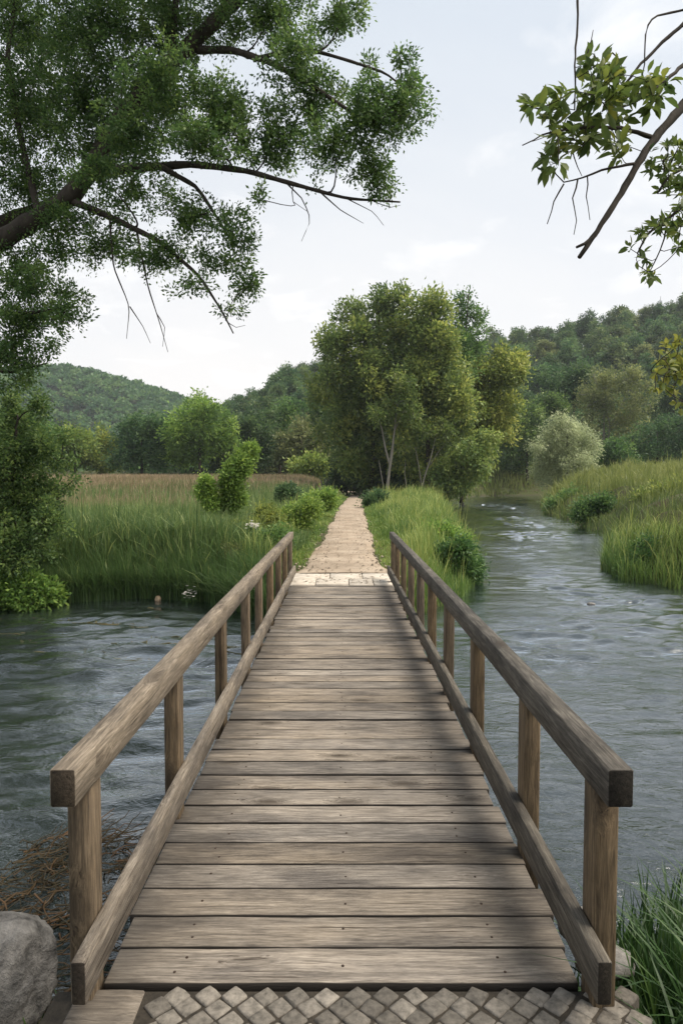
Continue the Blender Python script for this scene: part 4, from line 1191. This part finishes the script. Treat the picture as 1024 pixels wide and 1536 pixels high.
def hillside():
    rg = np.random.default_rng(500)
    protos = []
    spec = [('round', 11, 4.6, 'leaf_hill'), ('round', 12.5, 4.4, 'leaf_hill'), ('round', 9.5, 5.0, 'leaf_hill'), ('round', 11, 5.2, 'leaf_hill'), ('conifer', 13.5, 3.2, 'leaf_conifer'), ('round', 10, 4.2, 'leaf_olive')]
    pts = []
    for y in np.arange(122, 272, 9.5):
        xl, xr = -0.45 * y - 4, 0.53 * y + 8
        for x in np.arange(xl, xr, 8.2):
            xx, yy = x + rg.normal(0, 1.9), y + rg.normal(0, 2.2)
            if xx < -28 and yy < 190:
                continue
            if xx < -75:
                continue
            pts.append((xx, yy))
    # what the trees standing in front would wholly hide is left out: march from the viewer
    keep = []
    order = sorted(pts, key=lambda p: p[1])
    sky_line = {}
    for xx, yy in order:
        h = float(hill_near(np.array(xx), np.array(yy)))
        b = int(round(xx / yy * FPX / 14))
        ang = (h + 11 - CAMZ) / yy * FPX
        if all(ang < sky_line.get(b + q, -99) + 2.5 for q in (-1, 0, 1)):
            continue
        keep.append((xx, yy, h))
        for q in (-1, 0, 1):
            sky_line[b + q] = max(sky_line.get(b + q, -99), ang - 4)
    labels = {'round': 'round crowned dark green tree in the wood on the right hill', 'conifer': 'pointed dark conifer in the wood on the right hill', 'olive': 'dull olive crowned tree in the wood on the right hill'}
    n = 0
    for xx, yy, h in keep:
        k = int(rg.choice(6, p=[.23, .22, .18, .17, .10, .10]))
        while len(protos) <= k:
            protos.append(None)
        kind, H, Rr, mt = spec[k]
        lk = 'conifer' if kind == 'conifer' else ('olive' if mt == 'leaf_olive' else 'round')
        if protos[k] is None:
            root = empty('hillside_conifer' if kind == 'conifer' else 'hillside_tree', (0, 0, 0), labels[lk], 'tree', {'conifer': 'conifers on the right hill', 'olive': 'olive trees on the right hill', 'round': 'trees of the right hill wood'}[lk])
            r2 = np.random.default_rng(510 + k)
            build_tree(root, [([(0, 0, -1), (0.1, 0, H * 0.4), (0, 0.1, H * 0.85)], 0.22, 0.05)], crown_lobes(kind, H, Rr, r2), 130 if kind == 'round' else 150, 34, 0.62 if kind == 'round' else 0.5, 0.6 if kind == 'round' else 0.3,
                       0.62 if kind == 'round' else 0.36, M[mt], M['bark'], 520 + k, step=0.9, rt=0.03, kr=0.012, leafy=1.6, shell=0.55, hang=0.2 if kind == 'conifer' else 0, clump_v=0.5)
            protos[k] = root
            o = root
        else:
            o = copy_tree(protos[k])
        s = rg.uniform(0.78, 1.12)
        o.location = (xx, yy, h)
        o.rotation_euler = (0, 0, rg.uniform(0, 6.28))
        o.scale = (s * rg.uniform(0.95, 1.2), s * rg.uniform(0.95, 1.2), s)
        n += 1
    print('HILL TREES', n)


hillside()


def far_forest():
    rg = np.random.default_rng(600)
    lf = MB()
    pts = []
    for y in np.arange(335, 560, 7.5):
        for x in np.arange(-0.78 * y - 20, min(-0.1 * y + 10, 10), 6.8):
            pts.append((x + rg.normal(0, 2), y + rg.normal(0, 2)))
    pts = np.array(pts)
    z = hill_far(pts[:, 0], pts[:, 1])
    ok = z > -1
    pts, z = pts[ok], z[ok]
    A, V, PP = [], [], []
    for (x, y), h in zip(pts, z):
        r, H = rg.uniform(3.0, 5.4), rg.uniform(5.5, 9)
        k = 70
        u = unit(rg.normal(0, 1, (k, 3)))
        u[:, 2] = np.abs(u[:, 2]) * 1.0 - 0.15
        rr = rg.uniform(0.75, 1.05, (k, 1))
        PP.append(np.array((x, y, h + H * 0.45)) + u * rr * (r, r, H * 0.55))
        A.append(unit(u * 0.5 + rg.normal(0, 0.6, (k, 3))))
        V.append(np.clip(rg.normal(0.45, 0.22) + rg.normal(0, 0.15, k), 0, 1))
    leaves_into(lf, np.vstack(PP), np.vstack(A), 2.3, 0.75, rg, 0.8, v=np.concatenate(V))
    tag(obj('distant_forest', lf.mesh('distant_forest', M['leaf_hill'])), 'continuous forest covering the distant hill', 'forest', kind='stuff')
    # the wood that closes the foot of both hills behind the meadow trees
    lf = MB()
    A, V, PP = [], [], []
    for y in np.arange(124, 330, 8):
        for x in np.arange(-0.62 * y - 10, -0.08 * y, 7):
            xx, yy = x + rg.normal(0, 2), y + rg.normal(0, 2)
            if xx > -78 and yy > 180:
                continue
            h = max(float(hill_near(np.array(xx), np.array(yy))), gz(xx, yy))
            r, H = rg.uniform(3.0, 5.0), rg.uniform(5, 9)
            k = 120
            u = unit(rg.normal(0, 1, (k, 3)))
            u[:, 2] = np.abs(u[:, 2]) * 1.1 - 0.3
            PP.append(np.array((xx, yy, h + H * 0.42)) + u * rg.uniform(0.7, 1.05, (k, 1)) * (r, r, H * 0.6))
            A.append(unit(u * 0.5 + rg.normal(0, 0.6, (k, 3))))
            V.append(np.clip(rg.normal(0.5, 0.25) + rg.normal(0, 0.15, k), 0, 1))
    leaves_into(lf, np.vstack(PP), np.vstack(A), 1.3, 0.7, rg, 0.8, v=np.concatenate(V))
    tag(obj('valley_wood', lf.mesh('valley_wood', M['leaf_mid'])), 'mixed wood filling the valley behind the meadow trees', 'wood', kind='stuff')


    # lower growth that closes the right hill between its trees
    lf = MB()
    A, V, PP = [], [], []
    for y in np.arange(128, 276, 5.0):
        for x in np.arange(max(-0.30 * y, -46), 0.60 * y, 4.6):
            xx, yy = x + rg.normal(0, 1.3), y + rg.normal(0, 1.3)
            h = float(hill_near(np.array(xx), np.array(yy)))
            r, H = rg.uniform(2.2, 3.4), rg.uniform(4.0, 7.5)
            k = 60
            u = unit(rg.normal(0, 1, (k, 3)))
            u[:, 2] = np.abs(u[:, 2]) * 1.1 - 0.2
            PP.append(np.array((xx, yy, h + H * 0.4)) + u * rg.uniform(0.7, 1.1, (k, 1)) * (r, r, H * 0.6))
            A.append(unit(u * 0.5 + rg.normal(0, 0.6, (k, 3))))
            V.append(np.clip(rg.normal(0.35, 0.25) + rg.normal(0, 0.15, k), 0, 1))
    leaves_into(lf, np.vstack(PP), np.vstack(A), 1.0, 0.7, rg, 0.8, v=np.concatenate(V))
    tag(obj('hill_wood', lf.mesh('hill_wood', M['leaf_hill'])), 'lower wood filling the right hill between its trees', 'wood', kind='stuff')


far_forest()


# --------------------------------------------------------------------- grass
def blades_into(mb, base, h, w, rg, lean=0.3, v=None, wind=(0, 0), seg=3, bow=1.0):
    n = len(base)
    h = np.broadcast_to(h, (n,))[:, None]
    w = np.broadcast_to(w, (n,))[:, None]
    a = rg.uniform(0, 2 * math.pi, n)
    d = np.stack([np.cos(a), np.sin(a), np.zeros(n)], 1)
    ln = np.abs(rg.normal(0, lean, (n, 1)))
    off = d * ln + np.stack([np.broadcast_to(wind[0], (n,)), np.broadcast_to(wind[1], (n,)), np.zeros(n)], 1)
    b = a + rg.uniform(0.9, 2.2, n)
    S = np.stack([np.cos(b), np.sin(b), np.zeros(n)], 1)
    rows = []
    for i in range(seg):
        t = i / seg
        c = base + h * (np.array((0, 0, 1.0)) * t * (1 - 0.35 * t * np.minimum(ln, 1)) + off * t ** (1.4 + bow))
        ww = w * (1 - 0.55 * t ** 1.5) * (0.75 if i == 0 else 1)
        rows += [c - S * ww / 2, c + S * ww / 2]
    rows.append(base + h * (np.array((0, 0, 1.0)) * (1 - 0.35 * np.minimum(ln, 1)) + off))
    V = np.stack(rows, 1).reshape(-1, 3)
    k = 2 * seg + 1
    o = (np.arange(n) * k)[:, None]
    Q = np.concatenate([o + np.array((2 * i, 2 * i + 1, 2 * i + 3, 2 * i + 2)) for i in range(seg - 1)]) if seg > 1 else None
    T = o + np.array((2 * seg - 2, 2 * seg - 1, 2 * seg))
    if v is None:
        v = np.clip(rg.normal(0.5, 0.22, n), 0, 1)
    mb.add(V, Q, T, np.repeat(v, k))


def scatter(n, xr, yr, cond, rg, ypow=1.0):
    """points on land inside xr x yr where cond(x, y, sd)"""
    x = rg.uniform(*xr, n)
    y = yr[0] + (yr[1] - yr[0]) * rg.random(n) ** ypow
    sd = river_sd(x, y)
    ok = cond(x, y, sd)
    x, y, sd = x[ok], y[ok], sd[ok]
    return np.stack([x, y, land(x, y, sd)], 1), sd


def in_view(x, y, m=0.06):
    return np.abs(x) / np.maximum(y, 0.1) < 0.5 + m


def grasses():
    rg = np.random.default_rng(700)
    # reeds on the far left bank
    mb = MB()
    b, sd = scatter(210000, (-14, -0.9), (11.4, 31), lambda x, y, s: (s > -0.12) & in_view(x, y) & (x < path_x(y) - 1.05 - 0.5 * (y < 15)), rg, 1.5)
    kp = rg.random(len(b)) > 0.9 * sm(18, 31, b[:, 1] + 3 * wav(b[:, 0], b[:, 1], 0.5, 38))
    b, sd = b[kp], sd[kp]
    n = len(b)
    patch = 0.5 + 0.5 * wav(b[:, 0], b[:, 1], 1.4, 31)
    near_path = sm(-1.0, -3.2, b[:, 0])
    h = (0.40 + 0.48 * near_path) * rg.uniform(0.4, 1.25, n) * (0.7 + 0.5 * patch) * (1 - 0.30 * sm(15, 22, b[:, 1])) * (1 + 0.45 * wav(b[:, 0], b[:, 1], 0.8, 37))
    v = np.clip(0.16 + 0.5 * patch + rg.normal(0, 0.2, n) + 0.22 * sm(15, 24, b[:, 1]), 0, 1)
    blades_into(mb, b, h, rg.uniform(0.010, 0.022, n), rg, 0.30, v, (0.30 * wav(b[:, 0], b[:, 1], 1.0, 35), -0.06 + 0.25 * wav(b[:, 0], b[:, 1], 1.2, 36)), 3)
    k = rg.random(n) < 0.12
    blades_into(mb, b[k], h[k] * 1.25, rg.uniform(0.022, 0.040, k.sum()), rg, 0.6, np.clip(rg.normal(0.62, 0.3, k.sum()), 0, 1), (0.05, -0.12), 4)
    tag(obj('reed_bed', mb.mesh('reed_bed', M['reed'])), 'tall green reeds along the left river bank', 'reeds', kind='stuff')
    # fringe hanging to the water
    mb = MB()
    b, sd = scatter(60000, (-9, -1.2), (11.8, 15.5), lambda x, y, s: (s > -0.2) & (s < 0.55) & in_view(x, y), rg)
    n = len(b)
    b[:, 2] = np.maximum(b[:, 2], WATER - 0.05)
    v = np.clip(rg.normal(0.25, 0.18, n), 0, 1)
    blades_into(mb, b, rg.uniform(0.5, 1.0, n), rg.uniform(0.012, 0.024, n), rg, 0.45, v, (0.0, -0.25), 3)
    tag(obj('reed_fringe', mb.mesh('reed_fringe', M['reed'])), 'dark reed fringe drooping into the water at the left bank', 'reeds', kind='stuff')
    # dry meadow
    mb = MB()
    b, sd = scatter(150000, (-60, 3), (16.5, 98), lambda x, y, s: (s > 0.2) & in_view(x, y) & (x < path_x(y) - 1.4 - 0.04 * y), rg, 1.4)
    n = len(b)
    Y = b[:, 1]
    green = np.clip(1.05 - sm(18, 78, Y) * 0.95 + 0.8 * sm(-9, -1, b[:, 0] - path_x(Y)) * (1 - 0.3 * sm(40, 80, Y)) + 0.6 * wav(b[:, 0], Y * 2.2, 0.16, 41), 0, 1)
    h = rg.uniform(0.7, 1.15, n) * (1 + 0.15 * wav(b[:, 0], Y, 0.4, 42))
    v = np.clip(rg.normal(0.5, 0.22, n) + 0.45 * wav(b[:, 0], Y * 2.5, 0.12, 43), 0, 1)
    dry = rg.random(n) > green
    wd = 0.0011 * Y * rg.uniform(0.6, 1.2, n)
    blades_into(mb, b[dry], h[dry], wd[dry], rg, 0.22, v[dry], (0.04, 0), 2)
    tag(obj('dry_meadow', mb.mesh('dry_meadow', M['meadow'])), 'pinkish brown dry grass meadow left of the path', 'meadow', kind='stuff')
    mb = MB()
    gr = ~dry
    blades_into(mb, b[gr], h[gr] * 0.9, wd[gr], rg, 0.25, np.clip(v[gr] + 0.12, 0, 1), (0.04, 0), 2)
    tag(obj('meadow_grass', mb.mesh('meadow_grass', M['reed'])), 'green grass mixed into the dry meadow', 'grass', kind='stuff')
    # strips by the path
    mb = MB()
    b, sd = scatter(190000, (-4.5, 9), (11.2, 64), lambda x, y, s: (s > -0.05) & (((x > path_x(y) + 0.74 + 0.12 * wav(x, y, 3.0, 55)) & (x < path_x(y) + 9)) | ((x < path_x(y) - 0.76 + 0.12 * wav(x, y, 3.0, 56)) & (x > path_x(y) - 2.6))) & ((y > 12.6) | (np.abs(x) > 1.1)), rg, 1.7)
    n = len(b)
    dp = np.abs(b[:, 0] - path_x(b[:, 1]))
    h = rg.uniform(0.4, 1.2, n) * (0.12 + 0.46 * sm(0.75, 2.0, dp)) * np.clip(1 + 0.9 * wav(b[:, 0], b[:, 1], 1.8, 51) + 0.5 * wav(b[:, 0], b[:, 1], 4.0, 53), 0.3, 2) * np.where(b[:, 0] < 0, 0.9, 1.0)
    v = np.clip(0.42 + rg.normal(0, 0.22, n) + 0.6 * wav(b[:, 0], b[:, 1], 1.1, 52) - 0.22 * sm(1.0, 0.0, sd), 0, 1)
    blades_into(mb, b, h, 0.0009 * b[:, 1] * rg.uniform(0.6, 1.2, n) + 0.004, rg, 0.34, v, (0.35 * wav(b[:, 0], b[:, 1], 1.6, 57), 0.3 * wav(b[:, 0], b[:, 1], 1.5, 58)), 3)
    k = (rg.random(n) < 0.05) & (dp > 1.3)
    blades_into(mb, b[k], h[k] * 1.6 + 0.1, 0.0007 * b[k, 1] + 0.004, rg, 0.4, np.clip(rg.normal(0.85, 0.15, k.sum()), 0, 1), (0.08, -0.05), 4)
    tag(obj('path_grass', mb.mesh('path_grass', M['pathgrass'])), 'bright grass growing along both sides of the path', 'grass', kind='stuff')
    # right bank
    mb = MB()
    b, sd = scatter(260000, (6, 75), (12.4, 125), lambda x, y, s: (s > -0.1) & in_view(x, y) & (x > np.interp(y, [12, 30, 60, 100, 125], [5.5, 8, 14, 12, 10])) & ~((y < 92) & (x < np.interp(y, [16, 30, 46, 68, 92], [3.3, 5.3, 7.4, 10.8, 15.5]) + 2.5)), rg, 2.0)
    n = len(b)
    Y = b[:, 1]
    tuft = np.clip(0.45 + 0.8 * wav(b[:, 0], Y, 1.5, 61) + 0.8 * wav(b[:, 0], Y, 0.5, 63), 0, 1)
    h = rg.uniform(0.5, 1.2, n) * (0.28 + 0.95 * tuft) * (0.85 + 0.45 * sm(20, 60, Y))
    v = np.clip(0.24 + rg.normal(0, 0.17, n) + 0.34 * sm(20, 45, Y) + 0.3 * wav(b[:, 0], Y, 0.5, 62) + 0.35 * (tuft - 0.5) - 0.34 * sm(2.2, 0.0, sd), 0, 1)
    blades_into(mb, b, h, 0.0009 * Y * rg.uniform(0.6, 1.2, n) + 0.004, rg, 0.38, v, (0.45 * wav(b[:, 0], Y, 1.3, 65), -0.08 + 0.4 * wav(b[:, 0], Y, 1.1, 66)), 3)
    k = rg.random(n) < 0.03
    blades_into(mb, b[k], h[k] * 1.35 + 0.1, 0.0010 * Y[k] + 0.006, rg, 0.6, np.clip(rg.normal(0.75, 0.2, k.sum()), 0, 1), (-0.1, -0.12), 4)
    tag(obj('bank_grass', mb.mesh('bank_grass', M['bankgrass'])), 'tussocky yellow green grass on the right river bank', 'grass', kind='stuff')
    # near right corner
    mb = MB()
    n = 4200
    x, y = rg.uniform(0.93, 2.3, n), rg.uniform(1.9, 3.6, n)
    ok = (y < 2.2 + 0.9 * x * 0.9) & (x > 0.97 - 0.0 * y)
    x, y = x[ok], y[ok]
    b = np.stack([x, y, land(x, y)], 1)
    n = len(b)
    blades_into(mb, b, rg.uniform(0.18, 0.62, n) * np.where(x < 1.12, 0.6, 1.0), rg.uniform(0.007, 0.019, n), rg, 0.45, np.clip(rg.normal(0.35, 0.25, n), 0, 1), (0.05, -0.06), 5, 0.8)
    tag(obj('lush_grass', mb.mesh('lush_grass', M['lushgrass'])), 'lush long grass in the bottom right corner by the post', 'grass', kind='stuff')
    # near left: thin weeds
    mb = MB()
    n = 500
    x, y = rg.uniform(-2.4, -0.95, n), rg.uniform(2.3, 3.5, n)
    b = np.stack([x, y, land(x, y)], 1)
    blades_into(mb, b, rg.uniform(0.05, 0.2, n), rg.uniform(0.004, 0.009, n), rg, 0.6, np.clip(rg.normal(0.3, 0.2, n), 0, 1), (0, 0), 3)
    tag(obj('shore_weeds', mb.mesh('shore_weeds', M['lushgrass'])), 'sparse dark weeds on the near left shore', 'weeds', kind='stuff')


grasses()


# --------------------------------------------------------------- weeds in water
def water_weeds():
    rg = np.random.default_rng(800)

    def strands(name, lab, mat, n, xr, yr, cond, zr, L, r, drift):
        mb = MB()
        x, y = rg.uniform(*xr, n), rg.uniform(*yr, n)
        ok = cond(x, y)
        for a, c in zip(x[ok], y[ok]):
            k = 6
            ang = rg.normal(drift, 0.7)
            t = np.linspace(0, rg.uniform(*L), k)
            q = np.stack([a + np.cos(ang) * t, c + np.sin(ang) * t, np.full(k, rg.uniform(*zr))], 1)
            q[:, :2] += np.cumsum(rg.normal(0, 0.03, (k, 2)), 0)
            q[:, 2] += rg.normal(0, 0.012, k)
            mb.tube(q, np.linspace(r, r * 0.4, k) * rg.uniform(0.6, 1.3), 3, np.clip(rg.normal(0.5, 0.25), 0, 1), cap=False)
        tag(obj(name, mb.mesh(name, mat)), lab, 'water weed', kind='stuff')

    strands('water_weed', 'olive weed drifting under the water by the left bank', M['olweed'], 4500, (-7, -1.0), (9.3, 13.9), lambda x, y: (river_sd(x, y) < 0) & (wav(x, y, 1.5, 7) > -0.15), (-0.90, -0.785), (0.3, 0.9), 0.016, 2.9)
    strands('dead_weed', 'reddish brown dead weed tangled in the near left shallows', M['weed'], 1300, (-3.6, -0.95), (2.7, 4.5), lambda x, y: (wav(x, y, 2.0, 17) > -0.3 + 0.5 * (y - 3.6)), (-0.80, -0.66), (0.15, 0.5), 0.006, 0.5)


water_weeds()


# --------------------------------------------------------------------- stones
def rock(name, label, loc, size, mat, seed, sub=4, group=None):
    import bmesh
    from mathutils import noise
    bm = bmesh.new()
    bmesh.ops.create_icosphere(bm, subdivisions=sub, radius=1.0)
    rg = random.Random(seed)
    o = Vector((rg.uniform(0, 50), rg.uniform(0, 50), rg.uniform(0, 50)))
    cuts = [(Vector((rg.gauss(0, 1), rg.gauss(0, 1), rg.gauss(0, 1))).normalized(), rg.uniform(0.62, 0.9)) for _ in range(9)]
    for v in bm.verts:
        p = v.co.copy()
        for nrm, d in cuts:
            e = p.dot(nrm) - d
            if e > 0:
                p -= nrm * e * 0.85
        p *= 1 + 0.10 * noise.noise(p * 1.6 + o) + 0.05 * noise.noise(p * 5 + o) + 0.03 * noise.noise(p * 12 + o) + 0.015 * noise.noise(p * 30 + o)
        v.co = Vector((p.x * size[0], p.y * size[1], p.z * size[2]))
    me = bpy.data.meshes.new(name)
    bm.to_mesh(me)
    bm.free()
    me.materials.append(mat)
    me.polygons.foreach_set('use_smooth', [True] * len(me.polygons))
    return tag(obj(name, me, None, loc), label, 'rock', group)


rock('boulder', 'large rounded grey boulder at the bottom left beside the bridge', (-1.34, 2.48, -0.19), (0.27, 0.25, 0.215), M['boulder'], 3, 5)
rock('stone', 'pale grey stone in the grass behind the near right post, the upper one', (1.10, 2.95, -0.30), (0.13, 0.10, 0.08), M['stone'], 5, 4)
rock('stone', 'flat grey stone in the grass behind the near right post, the lower one', (1.06, 2.66, -0.24), (0.12, 0.10, 0.06), M['stone'], 6, 4)
rock('stone', 'small tan stone at the left waterline under the reeds', tuple(P(237, 899, 13.6)), (0.07, 0.07, 0.075), M['tanstone'], 8, 3)
rock('stone', 'dark stone breaking the river surface near the right bank', tuple(P(886, 906, 13.2)), (0.09, 0.07, 0.04), M['boulder'], 9, 3)


# ---------------------------------------------------------------- white flowers
def flowers(name, label, px, py, Y, n, rx, ry, L):
    rg = np.random.default_rng(int(px))
    c = P(px, py, Y)
    root = empty(name, (c[0], c[1], c[2] - 0.3), label, 'flowers')
    st, bl, lf = MB(), MB(), MB()
    s = Y / FPX
    for _ in range(n):
        u = rg.normal(0, 0.45, 2)
        tip = np.array((u[0] * rx * s, rg.normal(0, 0.1), 0.3 + u[1] * ry * s))
        b = np.array((tip[0] * 0.5, tip[1] * 0.5, -0.25))
        st.tube([b, (b + tip) / 2 + rg.normal(0, 0.02, 3), tip], [0.004, 0.003, 0.002], 4)
        k = 8
        a = np.arange(k) / k * 6.283 + rg.uniform(0, 1)
        A = np.stack([np.cos(a), np.sin(a), np.full(k, 0.35)], 1)
        leaves_into(bl, np.repeat(tip[None], k, 0), A, L, 0.6, rg, 1.5, v=np.clip(rg.normal(0.3, 0.2, k), 0, 1))
        leaves_into(lf, b + (tip - b) * rg.random((5, 1)), rg.normal(0, 1, (5, 3)), 0.07, 0.4, rg)
    obj('stem', st.mesh('stem', M['lushgrass']), root)
    obj('blossom', bl.mesh('blossom', M['petal']), root)
    obj('foliage', lf.mesh('foliage', M['leaf_mid']), root)


flowers('flower_clump', 'round clump of white blossoms with peach edges in the weeds left of the bridge', 379, 789, 15.9, 46, 10, 6, 0.045)
flowers('flower_clump', 'scattered white flowers hanging at the waterline below the reeds', 285, 890, 13.4, 26, 14, 12, 0.035)


def litter():
    rg = np.random.default_rng(950)
    mb = MB()
    n = 900
    y = 11 + 30 * rg.random(n) ** 1.6
    u = rg.normal(0, 1, n)
    x = path_x(y) + np.sign(u) * np.minimum(np.abs(u) * 0.45 + 0.25 * rg.random(n), 0.95)
    z = land(x, y, np.full(n, 9.0)) + 0.05
    z[y < 12.3] = 0.03
    a = rg.uniform(0, 6.283, n)
    A = np.stack([np.cos(a), np.sin(a), rg.normal(0, 0.15, n)], 1)
    leaves_into(mb, np.stack([x, y, z], 1), A, 0.06, 0.5, rg, 3.0, v=rg.random(n))
    # small pebbles
    for _ in range(260):
        yy = 12.3 + 26 * rg.random() ** 1.6
        xx = float(path_x(yy)) + rg.choice((-1, 1)) * rg.uniform(0.35, 0.95)
        zz = float(land(np.array([xx]), np.array([yy]), np.array([9.0]))[0]) + 0.02
        r = rg.uniform(0.012, 0.035)
        mb.tube([(xx, yy, zz - 0.01), (xx, yy, zz + r * 0.5), (xx, yy, zz + r * 0.9)], [r, r * 0.95, r * 0.4], 7, rg.random())
    tag(obj('path_litter', mb.mesh('path_litter', M['litter'])), 'fallen leaves and pebbles along the path edges', 'litter', kind='stuff')


litter()


# ----------------------------------------------------------------------- haze
def haze():
    m, nt, out = new_mat('valley haze')
    pv = N(nt, 'ShaderNodeVolumePrincipled', {'Color': (0.80, 0.88, 0.95, 1), 'Density': 0.00024, 'Anisotropy': 0.2})
    nt.links.new(pv.outputs[0], out.inputs['Volume'])
    lo, hi = np.array((-1600, -80, -6.0)), np.array((1600, 2600, 110.0))
    V = [(x, y, z) for x in (lo[0], hi[0]) for y in (lo[1], hi[1]) for z in (lo[2], hi[2])]
    Q = [(0, 1, 3, 2), (4, 6, 7, 5), (0, 4, 5, 1), (2, 3, 7, 6), (0, 2, 6, 4), (1, 5, 7, 3)]
    tag(obj('haze', mesh_from('haze', V, [Q], m)), 'thin bluish summer haze filling the valley', 'haze', kind='stuff')


haze()
